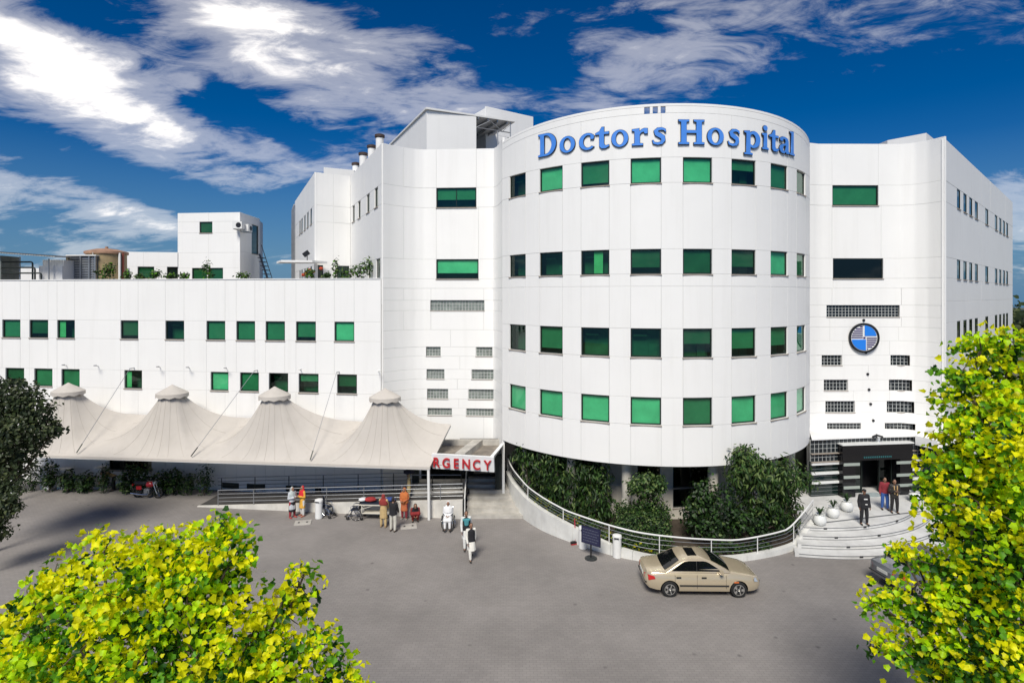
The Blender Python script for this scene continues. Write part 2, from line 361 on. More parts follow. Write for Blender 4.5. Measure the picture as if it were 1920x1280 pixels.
def window(path, u0, u1, z0, z1, parent, style=None, mull=0, rec=.08, tone=None, name='window'):
    F = Frame(path, u0, u1, z0, z1); mb = MB(); w, h = F.w, F.h; b = .06
    for (x0, x1, y0, y1) in ((0.002, b, 0.002, h-.002), (w-b, w-.002, .002, h-.002), (b, w-b, .002, b), (b, w-b, h-b, h-.002)): F.box(mb, x0, x1, y0, y1, -rec-.05, -rec+.01)
    for k in range(mull):
        xm = w*(k+1)/(mull+1); F.box(mb, xm-.02, xm+.02, b, h-b, -rec-.045, -rec+.006)
    F.box(mb, -.03, w+.03, -.05, -.004, -.10, .05, 1)
    wo = mb.build(name, [M['alu'], M['sill']], parent)
    mb = MB(); mb.add([F.p(b, b, -rec-.02), F.p(w-b, b, -rec-.02), F.p(w-b, h-b, -rec-.02), F.p(b, h-b, -rec-.02)], [(0, 1, 2, 3)])
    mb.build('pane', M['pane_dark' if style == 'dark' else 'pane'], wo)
    st = style or random.choice(['full', 'full', 'part', 'part', 'curtain', 'none'])
    if st in ('full', 'part', 'curtain'):
        mb = MB(); drop = {'full': h, 'part': h*random.uniform(.35, .85), 'curtain': h}[st]
        x0, x1 = (0.0, w) if st != 'curtain' else ((w*.02, w*random.uniform(.3, .5)) if random.random() < .5 else (w*random.uniform(.2, .45), w*.75))
        z_b = max(0.0, h-drop); F.box(mb, x0, x1, z_b, h, -rec-.085, -rec-.07)
        if st == 'part': F.box(mb, x0, x1, z_b-.03, z_b, -rec-.095, -rec-.062)
        mb.build('blind' if st != 'curtain' else 'curtain', BL[tone if tone is not None else random.choice((0, 1, 1, 2))] if st != 'curtain' else M['curtain'], wo)
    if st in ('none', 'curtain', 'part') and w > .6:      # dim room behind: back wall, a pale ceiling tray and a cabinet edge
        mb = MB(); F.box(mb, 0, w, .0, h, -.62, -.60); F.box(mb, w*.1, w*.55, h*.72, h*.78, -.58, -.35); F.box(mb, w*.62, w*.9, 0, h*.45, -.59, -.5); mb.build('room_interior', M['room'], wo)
    return wo
def block_window(path, u0, u1, z0, z1, parent, dark=False, bs=.19):
    F = Frame(path, u0, u1, z0, z1); w, h = F.w, F.h
    mb = MB(); F.box(mb, .002, w-.002, .002, h-.002, -.2, -.125); F.box(mb, -.02, w+.02, -.035, -.004, -.1, .03, 1)
    wo = mb.build('glass_block_window', [M['grout'], M['sill']], parent)
    mb = MB(); nx = max(2, round(w/bs)); nz = max(1, round(h/bs)); sx, sz = w/nx, h/nz; g = .014
    for i in range(nx):
        for j in range(nz):
            x0, x1, y0, y1 = i*sx+g, (i+1)*sx-g, j*sz+g, (j+1)*sz-g; c = .02
            vs = [F.p(x0, y0, -.125), F.p(x1, y0, -.125), F.p(x1, y1, -.125), F.p(x0, y1, -.125), F.p(x0+c, y0+c, -.1), F.p(x1-c, y0+c, -.1), F.p(x1-c, y1-c, -.1), F.p(x0+c, y1-c, -.1)]
            mb.add(vs, [(4, 5, 6, 7), (0, 1, 5, 4), (1, 2, 6, 5), (2, 3, 7, 6), (3, 0, 4, 7)])
    mb.build('glass_blocks', M['gblock_dark' if dark else 'gblock'], wo)
    return wo
def facade(path, parent, bands, joints, mats=None):
    """bands: (z0, z1, [(u0, u1, kind)], own joints or None); panels fill what the openings leave"""
    for bd in bands:
        z0, z1, wins = bd[0], bd[1], sorted(bd[2]) if len(bd) > 2 and bd[2] else []
        js = bd[3] if len(bd) > 3 and bd[3] is not None else joints
        u = 0.0; spans = []
        for wv in wins: spans.append((u, wv[0])); u = wv[1]
        spans.append((u, path.len))
        for a, b in spans:
            if b-a < .04: continue
            cut = [a]+[j for j in sorted(js) if a+.25 < j < b-.25]+[b]
            for c, d in zip(cut, cut[1:]): panel(path, c, d, z0, z1, parent, mats)
        for wv in wins:
            k = wv[2] if len(wv) > 2 else None
            if k == 'void': continue
            if k == 'block': block_window(path, wv[0], wv[1], z0, z1, parent)
            elif k == 'dblock': block_window(path, wv[0], wv[1], z0, z1, parent, True)
            elif isinstance(k, tuple): window(path, wv[0], wv[1], z0, z1, parent, *k)
            else: window(path, wv[0], wv[1], z0, z1, parent, k)
def strip(mb, path, z0, z1, d, mi=0, n=None):
    us = [path.len*i/(n or max(1, len(path.p)-1)) for i in range((n or max(1, len(path.p)-1))+1)]
    vs = [path.P(u, z, d) for u in us for z in (z0, z1)]
    mb.add(vs, [(2*i, 2*i+2, 2*i+3, 2*i+1) for i in range(len(us)-1)], mi)
# ------------------------------------------------------------------ ground
def ground():
    mb = MB(); mb.add([(-500, -60, 0), (500, -60, 0), (500, 900, 0), (-500, 900, 0)], [(0, 1, 2, 3)])
    g = mb.build('ground', mat('open_ground', (.10, .10, .06), .95, var=.4, vscale=.05)); tag(g, kind='structure')
    mb = MB(); mb.add([(-60, -20, .004), (48, -20, .004), (48, 40, .004), (-60, 40, .004)], [(0, 1, 2, 3)])
    p = mb.build('forecourt_paving', M['pave']); tag(p, kind='structure')
ground()

# ------------------------------------------------------------------ main hospital building
DC, DR = Vector((7.916, 36.5)), 9.597
def dpt(a, r=DR): return (DC.x+r*math.sin(a), DC.y-r*math.cos(a))
A_L, A_R = -1.077, 1.10
pF = Path([(X(716, 33.1)+.05, 33.1+.052), (X(740, 33.75), 33.75), (X(760, 34.2), 34.2), (X(778, 34.5), 34.5), (X(794, 34.62), 34.62), (X(925.5, 34.35), 34.35), (X(929.5, 34.1), 34.1), (X(933, 33.7), 33.7), (X(936.5, 33.1), 33.1), (X(939.8, 32.5), 32.5), dpt(A_L)])
pD = Path([dpt(A_L+(A_R-A_L)*i/80) for i in range(81)])
pR = Path([(X(1516, 33.45), 33.45), (X(1535, 33.7), 33.7), (X(1690, 33.75), 33.75), (X(1715, 33.45), 33.45), (X(1740, 32.95), 32.95), (X(1771, 32.1), 32.1)])
cR = pR.p[-1]
pW = Path([cR+(Vector((46.5, 54))-cR).normalized()*.02, (46.5, 54)])
fL = Vector((X(716, 33.1), 33.1))
pa0 = Vector((X(657, 42.3), 42.3)); pA = Path([pa0, fL-(fL-pa0).normalized()*.08]); pC = Path([(X(590, 40.9), 40.9), pA.p[0]]); pE = Path([(X(553, 53.6), 53.6), pC.p[0]])
hosp = thing('hospital_building', 'large white panelled hospital with a curved drum front and rows of green windows', 'building', (7.9, 36.5, 0))
W = {1: (16.75, 17.92), 2: (12.52, 13.68), 3: (8.65, 9.99), 4: (5.51, 6.79)}
TOP = 20.42
# drum
dL, dW = .249, .145
def da(a): return (a-A_L)/(A_R-A_L)*pD.len
cols = [(-.052+dL*(i-3.5)-dW/2, -.052+dL*(i-3.5)+dW/2) for i in range(8)]
jd = [da(v) for c in cols for v in c]
styl = {1: ['none', 'full', 'part', 'full', 'full', 'part', 'full', 'none'], 2: ['none', 'none', 'curtain', 'part', 'full', 'part', 'full', 'full'],
        3: ['none', 'part', 'none', 'none', 'part', 'part', 'part', 'full'], 4: ['full', 'full', 'full', 'full', 'full', 'full', 'full', 'full']}
tone = {1: [2, 0, 1, 0, 0, 1, 1, 2], 2: [2, 2, 1, 2, 2, 2, 0, 1], 3: [2, 1, 2, 2, 2, 1, 1, 1], 4: [0, 0, 0, 0, 1, 0, 0, 0]}
def drum_row(r): return (W[r][0], W[r][1], [(da(c[0]), da(c[1]), (styl[r][i], 0, .08, tone[r][i])) for i, c in enumerate(cols)])
uc_ = da(-.05)
def crown(z): return lambda u: z-.52*(abs(u-uc_)/(pD.len*.5))**2.2
voids = [(pD.u(a), pD.u(b), 'void') for a, b in ((1208, 1218.5), (1224, 1233.5), (1239, 1248))]
facade(pD, hosp, [(3.6, W[4][0]), drum_row(4), (W[4][1], W[3][0]), drum_row(3), (W[3][1], 11.95), (11.95, W[2][0]), drum_row(2), (W[2][1], W[1][0]), drum_row(1),
                  (W[1][1], crown(19.97), None, jd[1:-1:3]), (crown(19.97), crown(20.29), voids, []), (crown(20.29), crown(TOP), None, [])], jd)
# left flank
uF = pF.u
def blk(z0, z1, *px): return (z0, z1, [(uF(a), uF(b), 'block') for a, b in px], [])
jf = [uF(757), uF(808), uF(907)]
facade(pF, hosp, [(0, 2.2, [(uF(790), uF(880), ('dark', 1))], []), (2.2, 4.42), blk(4.42, 4.84, (802, 847), (874, 925)), (4.84, 5.4, None, [uF(860)]), blk(5.4, 5.98, (801, 840), (878, 925)), (5.98, 6.58, None, [uF(858)]),
                  blk(6.58, 7.15, (800, 833), (884, 925)), (7.15, 7.94, None, [uF(862)]), blk(7.94, 8.48, (799, 826), (892, 923)), (8.48, 9.5, None, [uF(845)]), (9.5, 10.64), blk(10.64, 11.25, (807, 908)), (11.25, 11.95),
                  (11.95, W[2][0], None, []), (W[2][0], W[2][1], [(uF(818), uF(897), ('part', 0))], []), (W[2][1], W[1][0], None, [uF(757), uF(818), uF(897)]),
                  (W[1][0], W[1][1], [(uF(818), uF(893), ('part', 1))], []), (W[1][1], TOP-.2, None, [uF(757), uF(818), uF(893)])], jf)
# right flank
uR = pR.u
def blr(z0, z1, *px): return (z0, z1, [(uR(a), uR(b), 'dblock') for a, b in px], [])
facade(pR, hosp, [(0, 3.74, None, []), blr(3.74, 4.14, (1551, 1615), (1659, 1716)), (4.14, 4.75, None, [uR(1637)]), blr(4.75, 5.41, (1548, 1603), (1663, 1714)), (5.41, 6.02, None, [uR(1600), uR(1668)]),
                  blr(6.02, 6.65, (1545, 1590), (1667, 1710)), (6.65, 7.48, None, [uR(1628)]), blr(7.48, 8.07, (1541, 1579), (1670, 1706)), (8.07, 8.9, None, [uR(1580), uR(1668)]), (8.9, 9.7, None, [uR(1556), uR(1685)]), (9.7, 10.29, None, [uR(1556), uR(1690)]),
                  blr(10.29, 10.97, (1550, 1687)), (10.97, 11.95, None, [uR(1560), uR(1690)]), (11.95, W[2][0], None, [uR(1562)]), (W[2][0], W[2][1], [(uR(1562), uR(1656), ('dark', 0))], []),
                  (W[2][1], W[1][0], None, [uR(1560), uR(1652)]), (W[1][0], W[1][1], [(uR(1561), uR(1647), ('full', 0, .08, 1))], []), (W[1][1], TOP-.1, None, [uR(1560), uR(1647)])], [])
# right wing
uW = pW.u
grp = [(1795, 1800), (1807, 1812), (1818, 1822.5), (1828.5, 1833), (1848, 1852.5), (1866, 1869.5), (1874, 1877), (1881, 1883.7), (1887, 1889.6)]
def wrow(r): return (W[r][0], W[r][1], [(uW(a-.6), uW(b+.9), ('dark', 0, .02)) for a, b in grp], [])
jw = [uW(p) for p in (1814, 1840, 1857, 1872, 1885)]
facade(pW, hosp, [(0, W[4][0]), wrow(4), (W[4][1], W[3][0]), wrow(3), (W[3][1], 11.2), (11.2, W[2][0]), wrow(2), (W[2][1], W[1][0]), wrow(1), (W[1][1], TOP-.2)], jw)
# left stepped return of the tower
uA, uC, uE = pA.u, pC.u, pE.u
facade(pA, hosp, [(11, W[2][0], None, []), (W[2][0], W[2][1], [(uA(690), uA(697), ('dark', 0)), (uA(705), uA(713), ('dark', 0))], []), (W[2][1], W[1][0]),
                  (W[1][0], W[1][1], [(uA(660.5), uA(665), ('dark', 0)), (uA(671), uA(676), ('dark', 0)), (uA(687), uA(693), ('dark', 0)), (uA(702), uA(708.5), ('dark', 0))], []), (W[1][1], TOP-.2)], [uA(683), uA(700)])
facade(pC, hosp, [(11, 12.4, None, []), (12.4, W[2][1], [(uC(596), uC(606), 'dark'), (uC(632), uC(655), ('none', 0))], []), (W[2][1], W[1][0], None, [uC(625)]), (W[1][0], W[1][1], None, [uC(625)]), (W[1][1], TOP-.2, None, [uC(625)])], [])
ge = [(561.5, 563.5), (565, 567.5), (570.5, 573), (576, 578.5), (582, 584.8)]
facade(pE, hosp, [(11, W[2][0], None, []), (W[2][0], W[2][1], [(uE(a), uE(b), ('dark', 0, .02)) for a, b in ge], []), (W[2][1], W[1][0]), (W[1][0], W[1][1], [(uE(a), uE(b), ('dark', 0, .02)) for a, b in ge], []), (W[1][1], TOP-.2)], [uE(572)])
# dark inner shell, roof deck, soffit, plain rear walls
def offset_line(pts, d):
    out = []
    for i, p in enumerate(pts):
        na = (pts[i]-pts[i-1]).normalized() if i else None; nb = (pts[i+1]-pts[i]).normalized() if i < len(pts)-1 else None
        na = na or nb; nb = nb or na; na, nb = Vector((na.y, -na.x)), Vector((nb.y, -nb.x)); m = (na+nb).normalized()
        out.append(p-m*d/max(.45, m.dot(na)))
    return out
def shell(mb, pts, z0, z1):
    vs = [(p.x, p.y, z) for p in pts for z in (z0, z1)]
    mb.add(vs, [(2*i, 2*i+2, 2*i+3, 2*i+1) for i in range(len(pts)-1)])
chain = []
for p in (pE, pC, pA, pF, pD, pR, pW):
    for q in p.p:
        if not chain or (q-chain[-1]).length > .3: chain.append(q)
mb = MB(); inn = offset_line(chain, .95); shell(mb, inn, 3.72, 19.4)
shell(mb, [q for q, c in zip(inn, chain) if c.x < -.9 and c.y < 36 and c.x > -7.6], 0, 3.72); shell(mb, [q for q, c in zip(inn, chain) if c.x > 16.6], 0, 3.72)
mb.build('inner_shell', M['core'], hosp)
outl = offset_line(chain, .215); bl = [Vector((-15, 60)).lerp(Vector((40, 63)), i/(len(outl)-1)) for i in range(len(outl))]; k = len(outl)
mb = MB(); mb.add([(p.x, p.y, 19.6) for p in outl]+[(p.x, p.y, 19.6) for p in bl], [(i, i+1, k+i+1, k+i) for i in range(k-1)]); mb.build('roof', M['roof'], hosp)
mb = MB(); pb = Path([(46.5, 54), (38, 66), (-14, 62), (X(553, 53.6), 53.6)]); strip(mb, pb, 0, TOP-.2, -.002); mb.build('rear_wall', M['plain'], hosp)
mb = MB(); k = 48; vs = []
for i in range(k+1):
    a = A_L+(A_R-A_L)*i/k
    for r in (DR-.21, 6.9): vs.append((*dpt(a, r), 3.66))
mb.add(vs, [(2*i, 2*i+1, 2*i+3, 2*i+2) for i in range(k)]); mb.build('soffit', M['plain'], hosp)
# recessed ground storey under the drum
pG = Path([dpt(A_L+(A_R-A_L)*i/60, 7.4) for i in range(61)]); uG = pG.u
cream = [mat('cream_stone_tile', (.56, .53, .46), .6, var=.08, vscale=1.2, grime=.2), M['joint']]
jg = [uG(p) for p in (1090, 1130, 1185, 1240, 1281, 1330, 1400, 1450)]
facade(pG, hosp, [(0, .9), (.9, 1.9, [(uG(1262), uG(1330), ('dark', 1))]), (1.9, 3.0, [(uG(1020), uG(1120), ('dark', 2)), (uG(1195), uG(1238), ('dark', 0)), (uG(1262), uG(1330), ('dark', 1))]), (3.0, 3.64)], jg, cream)
mb = MB(); strip(mb, pG, 0, 3.64, -.7, n=30); mb.build('inner_shell', M['core'], hosp)
for a in (-.95, -.6, -.275, .2, .66, .95):
    x, y = dpt(a, 8.75); mb = MB(); mb.lathe([(.24, 0), (.24, 1.75), (.23, 1.78), (.23, 1.8), (.24, 1.83), (.24, 3.45), (.29, 3.5), (.29, 3.655)], (x, y, 0), 20); mb.build('column', cream[0], hosp)
# penthouse with sheet roof and open plant bay
def wallbox(name, pts, z0, z1, m, parent, top=True):
    mb = MB(); mb.prism(pts, z0, z1, top=top, bot=False); return mb.build(name, m, parent)
q0, q1, q2 = Vector((X(800, 35.15), 35.15)), Vector((X(893, 36.4), 36.4)), Vector((X(957, 37.6), 37.6))
sd = (pA.p[0]-fL).normalized()
back = sd*9.6
wallbox('penthouse_wall', [q0, q1, q1+back*.8, q0+back], 19.4, 22.72, M['panel'], hosp)
mb = MB(); e = Vector((.10, -.25)); ov = (q2-q1).normalized()*.3
rp = [q0+e*.6-ov*.3, q2+ov+e*.6, q2+ov+back*.55, q0+back*1.01-ov*.3]
mb.prism([(p.x, p.y) for p in rp], 22.75, 22.86); hr = mb.build('penthouse_roof', M['whitepaint'], hosp)
for k in range(4):
    t = .06+.28*k; a = q1.lerp(q2, t); b = a+back*.5; mb = MB(); mb.obox((a.x, a.y, 22.66), (b.x, b.y, 22.66), .07, .14); mb.build('purlin', M['steelgrey'], hr)
for (a, b, za, zb) in ((q1, q2, 22.05, 22.05), (q1, q1.lerp(q2, .4), 22.05, 22.6), (q1.lerp(q2, .4), q1.lerp(q2, .75), 22.6, 22.05), (q1.lerp(q2, .75), q2, 22.05, 22.6), (q2, q2, 19.4, 22.7), (q1.lerp(q2, .62), q1.lerp(q2, .62), 19.4, 22.05)):
    mb = MB(); mb.tube([(a.x, a.y, za), (b.x, b.y, zb)], .035, 6); mb.build('truss_bar', M['steelgrey'], hr)
mb = MB(); p = q1.lerp(q2, .5)+back*.35; mb.box((p.x, p.y, 20.3), (3.4, .2, 1.9)); mb.build('plant_bay_wall', M['concrete'], hosp)
mb = MB(); p = q1.lerp(q2, .42)+back*.16; mb.box((p.x, p.y, 20.15), (1.1, .7, 1.1)); mb.build('plant_cabinet', M['core'], hosp)
# stair head behind
s0, s1 = Vector((X(911, 40.2), 40.2)), Vector((X(1000, 42.6), 42.6)); sb = Vector((-2.6, 4.5))
pS = Path([s0, s1]); sh = 24.62
facade(pS, hosp, [(19.5, 21.7), (21.7, 22.75, [(pS.u(952), pS.u(973), 'dark')], []), (22.75, sh, None, [])], [pS.len*.5])
wallbox('stair_head_wall', [s0+Vector((.02, .21)), s1+Vector((-.02, .21)), s1+sb, s0+sb], 19.5, sh-.02, M['plain'], hosp)
# low roof blocks that show over the parapets
r0, r1, r2 = Vector((X(662, 37.9), 37.9)), Vector((X(1737, 36.1), 36.1)), Vector((X(1760, 38.4), 38.4))
r0 = Vector((X(1664, 37.8), 37.8))
wallbox('roof_block', [r0, r1, r2, (r2.x-2, r2.y+4), (r0.x, r0.y+4)], 19.5, 21.62, M['plain'], hosp)
k0, k1 = Vector((X(607, 42.6), 42.6)), Vector((X(664, 43.6), 43.6))
wallbox('roof_block', [k0, k1, (k1.x, k1.y+4), (k0.x-1, k0.y+4)], 19.5, 20.93, M['plain'], hosp)
# flues
for (px, Y, py, w) in ((712, 37.2, 252, .25), (697, 39.9, 272, .26), (681, 42, 286, .27), (667.5, 45, 305, .27)):
    zt = Z(py, Y); mb = MB(); x = X(px, Y); mb.lathe([(w, 19.6), (w, zt-.25)], (x, Y, 0), 14); ch = mb.build('chimney', M['plain'], hosp)
    mb = MB(); mb.lathe([(w+.01, zt-.25), (w+.07, zt-.2), (w+.07, zt-.05), (w-.05, zt)], (x, Y, 0), 14); mb.build('cap', mat('rusty_cap', (.05, .03, .025), .7, var=.3), ch)
# awning over the roof terrace door
mb = MB(); a = pC.P(uC(605), 13.65, 0); b = pE.P(uE(572), 13.65, 0); c0 = pC.P(0, 0, 0)
mb.prism([(c0.x-2.6, c0.y-.2), (c0.x-1.6, c0.y-1.9), (c0.x+.35, c0.y-1.5), (c0.x+.9, c0.y-.02)], 13.78, 13.92); mb.build('awning', M['plain'], hosp)
for (px, Y) in ((549.5, 53.9), (553.5, 53.4)):
    mb = MB(); x = X(px, Y); mb.tube([(x, Y, 11), (x, Y, 19.4), (x+.15, Y, 19.9), (x+.6, Y, 19.95)], .16, 8); mb.build('drain_pipe', M['steelgrey'], hosp)
# dots: small round wall lights down the entrance axis
for (px, py) in ((1623, 661), (1626.5, 701), (1629, 730), (1632, 757), (1637, 788), (1619, 600)):
    u = uR(px); p = pR.P(u, 0, 0); z = Z(py, p.y); n = pR.nrm(u); mb = MB()
    mb.tube([(p.x, p.y, z), (p.x+n.x*.06, p.y+n.y*.06, z)], .075, 10, smooth=False); mb.build('wall_light', M['blackm'], hosp)

# ------------------------------------------------------------------ low wing on the left
pL = Path([(X(-70, 36.9), 36.9), (X(714, 33.12), 33.12)]); uL = pL.u
low = thing('low_wing', 'long white two storey wing with small square green windows behind the tents', 'building', (-20, 34.5, 0))
r1w = [(4, 38), (55, 90), (107, 140), (226, 259), (310, 345), (387, 422), (443, 478), (498, 534), (555, 592), (627, 664)]
r2w = [(10, 45), (64, 98), (115, 149), (233, 266), (395, 428), (450, 485), (504, 540), (560, 597), (632, 669)]
s1w = ['full', 'part', 'curtain', 'part', 'none', 'full', 'full', 'full', 'part', 'full']
s2w = ['part', 'full', 'full', 'curtain', 'full', 'full', 'none', 'part', 'part']
jl = [uL(v) for w in r1w for v in w]
facade(pL, low, [(0, .9, [(uL(a), uL(b), ('dark', 0)) for a, b in ()]), (.9, 2.3, [(uL(52), uL(60), 'dark'), (uL(204), uL(284), ('dark', 2))]), (2.3, 4.3), (4.3, 5.9), (5.9, 7.0, [(uL(a), uL(b), (s2w[i], 0, .08, (2, 1, 1, 1, 0, 1, 1, 1, 2)[i])) for i, (a, b) in enumerate(r2w)]), (7.0, 8.9),
                (8.9, 10.02, [(uL(a), uL(b), (s1w[i], 0, .08, (1, 2, 1, 2, 2, 1, 1, 1, 1, 0)[i])) for i, (a, b) in enumerate(r1w)]), (10.02, 12.48)], jl)
for a, b in ((417, 448), (463, 497), (536, 571), (591, 602)):        # basement vents
    F = Frame(pL, uL(a), uL(b), .15, .47); mb = MB(); F.box(mb, 0, F.w, 0, F.h, -.03, .02); F.box(mb, .04, F.w-.04, .04, F.h-.04, .0, .025, 1); mb.build('basement_vent', [M['alu'], M['core']], low)
for px in (125, 184, 300, 355, 425, 564, 710):      # small steel brackets between the window rows
    u = uL(px); mb = MB(); p = pL.P(u, 7.22, 0); q = pL.P(u+.1, 7.3, .42); mb.tube([tuple(p), tuple(q)], .022, 6); mb.tube([tuple(q), (q.x+.16, q.y, q.z+.02)], .035, 6); mb.build('wall_bracket', M['steelgrey'], low)
mb = MB(); strip(mb, pL, 0, 11.6, -1.0); mb.build('inner_shell', M['core'], low)
e0, e1 = pL.P(0, 0, -.21), pL.P(pL.len, 0, -.21)
mb = MB(); mb.prism([(e0.x, e0.y), (e1.x, e1.y), (-9, 56), (-52, 62), (-52, 40)], 11.4, 11.6); mb.build('roof', M['roof'], low)
mb = MB(); mb.obox(pL.P(.0, 12.5, -.11), pL.P(pL.len-.03, 12.5, -.11), .3, .05); mb.build('coping', M['plain'], low)
mb = MB(); mb.add([(e0.x, e0.y, 0), (-52, 40, 0), (-52, 40, 12.4), (e0.x, e0.y, 12.4)], [(0, 1, 2, 3)]); mb.build('side_wall', M['plain'], low)

# ------------------------------------------------------------------ things on the low roof
rb = thing('rooftop_block', 'white stair tower with one small window rising from a low rooftop block', 'building', (-26, 50, 11.6))
t0, t1, t2 = Vector((X(333, 50), 50)), Vector((X(450, 49.4), 49.4)), Vector((X(487, 53.6), 53.6))
pT = Path([t0, t1]); pT2 = Path([t1, t2]); zt = 18.62
facade(pT, rb, [(11.6, 13.9, [(pT.u(360), pT.u(388), ('full', 0, .08, 2)), (pT.u(390), pT.u(418), ('full', 0, .08, 2))], []), (13.9, 15.2), (15.2, 16.9), (16.9, 17.85, [(pT.u(374), pT.u(398), ('full', 0, .08, 2))], []), (17.85, zt)], [pT.len*.5])
facade(pT2, rb, [(11.6, 15.3), (15.3, 17.9, [(pT2.u(472), pT2.u(485), 'dark')], []), (17.9, zt)], [])
wallbox('rear_wall', [t0+Vector((.02, .21)), t1+Vector((-.05, .21)), t2+Vector((-.21, -.02)), (t2.x-1, t2.y+3), (t0.x-.5, t0.y+6)], 11.6, zt-.03, M['plain'], rb)
pB = Path([(X(226, 49.2), 49.2), (X(333, 49.9), 49.9)])
facade(pB, rb, [(11.6, 13.0), (13.0, 14.0, [(pB.u(258), pB.u(289), 'full'), (pB.u(313), pB.u(334)-.02, 'dark')], []), (14.0, 15.25)], [pB.len*.4])
wallbox('rear_wall', [pB.p[0]+Vector((0, .21)), pB.p[1]+Vector((0, .21)), (pB.p[1].x, 55), (pB.p[0].x, 55)], 11.6, 15.22, M['plain'], rb)
mb = MB()
for k in range(9):
    a = Vector((X(505-k*2.4, 51), 51-.0*k)); mb.box((a.x, 51.6, 12.0+k*.36), (.34, 1.0, .06))
st = mb.build('outside_stair', M['blackm'], rb)
mb = MB(); mb.obox((X(510, 51), 51.05, 11.7), (X(486, 51), 51.05, 15.2), .06, .25); mb.obox((X(510, 52), 52.15, 11.7), (X(486, 52), 52.15, 15.2), .06, .25); mb.tube([(X(512, 51), 51, 12.8), (X(490, 51), 51, 16)], .03, 6); mb.build('stair_stringer', M['blackm'], rb)
def ac_unit(p, label, rz=0):
    t = thing('air_conditioner', label, 'air conditioner', p, rz, 'air conditioners on the stair tower')
    mb = MB(); mb.box((0, 0, .3), (.8, .5, .6)); mb.build('casing', M['whitepaint'], t, True)
    mb = MB(); mb.lathe([(.02, -.262), (.22, -.262), (.22, -.255)], (.12, 0, .3), 16, axis='y'); mb.build('fan_grille', M['blackm'], t, True)
    for s in (-.3, .3):
        mb = MB(); mb.box((s, .1, -.03), (.05, .7, .06)); mb.build('bracket', M['steelgrey'], t, True)
b1 = pT2.P(pT2.len*.0+.35, 0, .35); ac_unit((X(447.5, 49), 48.95, 17.15), 'left of two white air conditioners on the rooftop stair tower wall')
ac_unit((b1.x+.12, b1.y, 17.0), 'right of two white air conditioners, near the tall dark tower window', math.atan2(pT2.p[1].y-pT2.p[0].y, pT2.p[1].x-pT2.p[0].x))
# tank
tk = thing('water_tank', 'round tan rooftop tank with a rusty rim and domed lid', 'tank', (X(200, 45), 45, 11.6))
mb = MB(); mb.lathe([(1.33, 0), (1.33, 3.1)], n=28); mb.build('shell', mat('tan_tank', (.33, .25, .13), .6, var=.22, vscale=1.4, grime=.4), tk, True)
mb = MB(); mb.lathe([(1.36, 3.1), (1.45, 3.14), (1.45, 3.3), (1.3, 3.36), (.7, 3.52), (.12, 3.58), (.1, 3.72)], n=28); mb.build('lid', mat('rusty_tank_lid', (.34, .2, .13), .7, var=.3, vscale=2), tk, True)
for th, mm in ((-.35, 'whitepaint'), (-.15, 'red'), (-1.6, 'fabric_d')):
    mb = MB(); x, y = 1.42*math.cos(th), 1.42*math.sin(th); mb.tube([(x, y, 0), (x, y, 3.2)], .09 if th > -1 else .04, 8); mb.build('pipe', mat('rust_pipe', (.27, .07, .04), .7) if mm == 'red' else M[mm], tk, True)
ct = thing('cooling_unit', 'boxy grey louvred cooling unit beside the tan tank', 'cooling unit', (X(156, 43.6), 43.6, 11.6))
mb = MB(); mb.box((0, .6, 1.45), (2.1, 1.3, 2.9)); mb.build('casing', mat('dark_grey_casing', (.12, .12, .125), .6, var=.15), ct, True)
for x in (-1.06, -.1, .55, 1.0):
    mb = MB(); mb.box((x, -.1, 1.45), (.10 if x > -1 else .2, .16, 2.9)); mb.build('post', mat('tan_post', (.3, .25, .17), .7) if x < -1 else M['steelgrey'], ct, True)
for k in range(14):
    mb = MB(); mb.box((0, -.07, .3+k*.185), (1.95, .05, .11)); mb.build('louvre', M['steelgrey'], ct, True)
mb = MB(); mb.box((0, .5, 2.94), (2.25, 1.5, .08)); mb.build('top', M['whitepaint'], ct, True)
wt_ = thing('tank_cover', 'white box shaped tank cover with a red base strip on the roof', 'tank cover', (X(107, 43), 43, 11.6))
mb = MB(); mb.prism([(-.85, -.6), (.85, -.6), (.85, .8), (-.85, .8)], .3, 2.1); mb.prism([(-.7, -.45), (.85, -.45), (.85, .8), (-.7, .8)], 2.1, 2.55); mb.build('shell', M['plain'], wt_, True)
mb = MB(); mb.box((0, .1, .95), (1.8, 1.45, .14)); mb.build('base_strip', mat('red_base_strip', (.22, .03, .03), .6), wt_, True)
sh_ = thing('roof_shed', 'open rooftop shed with a sloping corrugated sheet roof and pipes', 'shed', (X(40, 42), 42, 11.6))
mb = MB()
for k in range(36):
    x = -3.6+k*.19; mb.obox((x, -.9, 3.15-.07*(x+3.6)), (x, 1.6, 3.25-.07*(x+3.6)), .15, .05)
mb.build('roof', M['concrete'], sh_, True)
mb = MB(); mb.box((-2.0, .5, 1.4), (1.6, 1.6, 2.8)); mb.build('cabinet', mat('grey_cabinet', (.16, .18, .16), .6, var=.3, grime=.5), sh_, True)
for x in (-.1, 2.0):
    mb = MB(); mb.tube([(x, 0, 0), (x, 0, 2.95-.07*(x+3))], .05, 6); mb.build('post', M['steelgrey'], sh_, True)
for (z, xe) in ((2.35, .98), (1.95, 1.15), (1.55, 1.6)):
    mb = MB(); mb.tube([(-1.3, -.2, z), (xe-.12, -.2, z), (xe-.03, -.2, z-.04), (xe, -.2, z-.14), (xe, -.2, 0)], .055, 8); mb.build('pipe', M['alu'], sh_, True)
wallb = thing('rear_parapet', 'low white parapet wall behind the rooftop pipes', 'wall', (-38, 47, 11.6))
mb = MB(); mb.box((-2, 0, 1.1), (18, .3, 2.1)); mb.build('wall', M['plain'], wallb, True)
par = thing('terrace_parapet', 'low white parapet between stair tower and main block', 'wall', (X(530, 54), 54, 11.6))
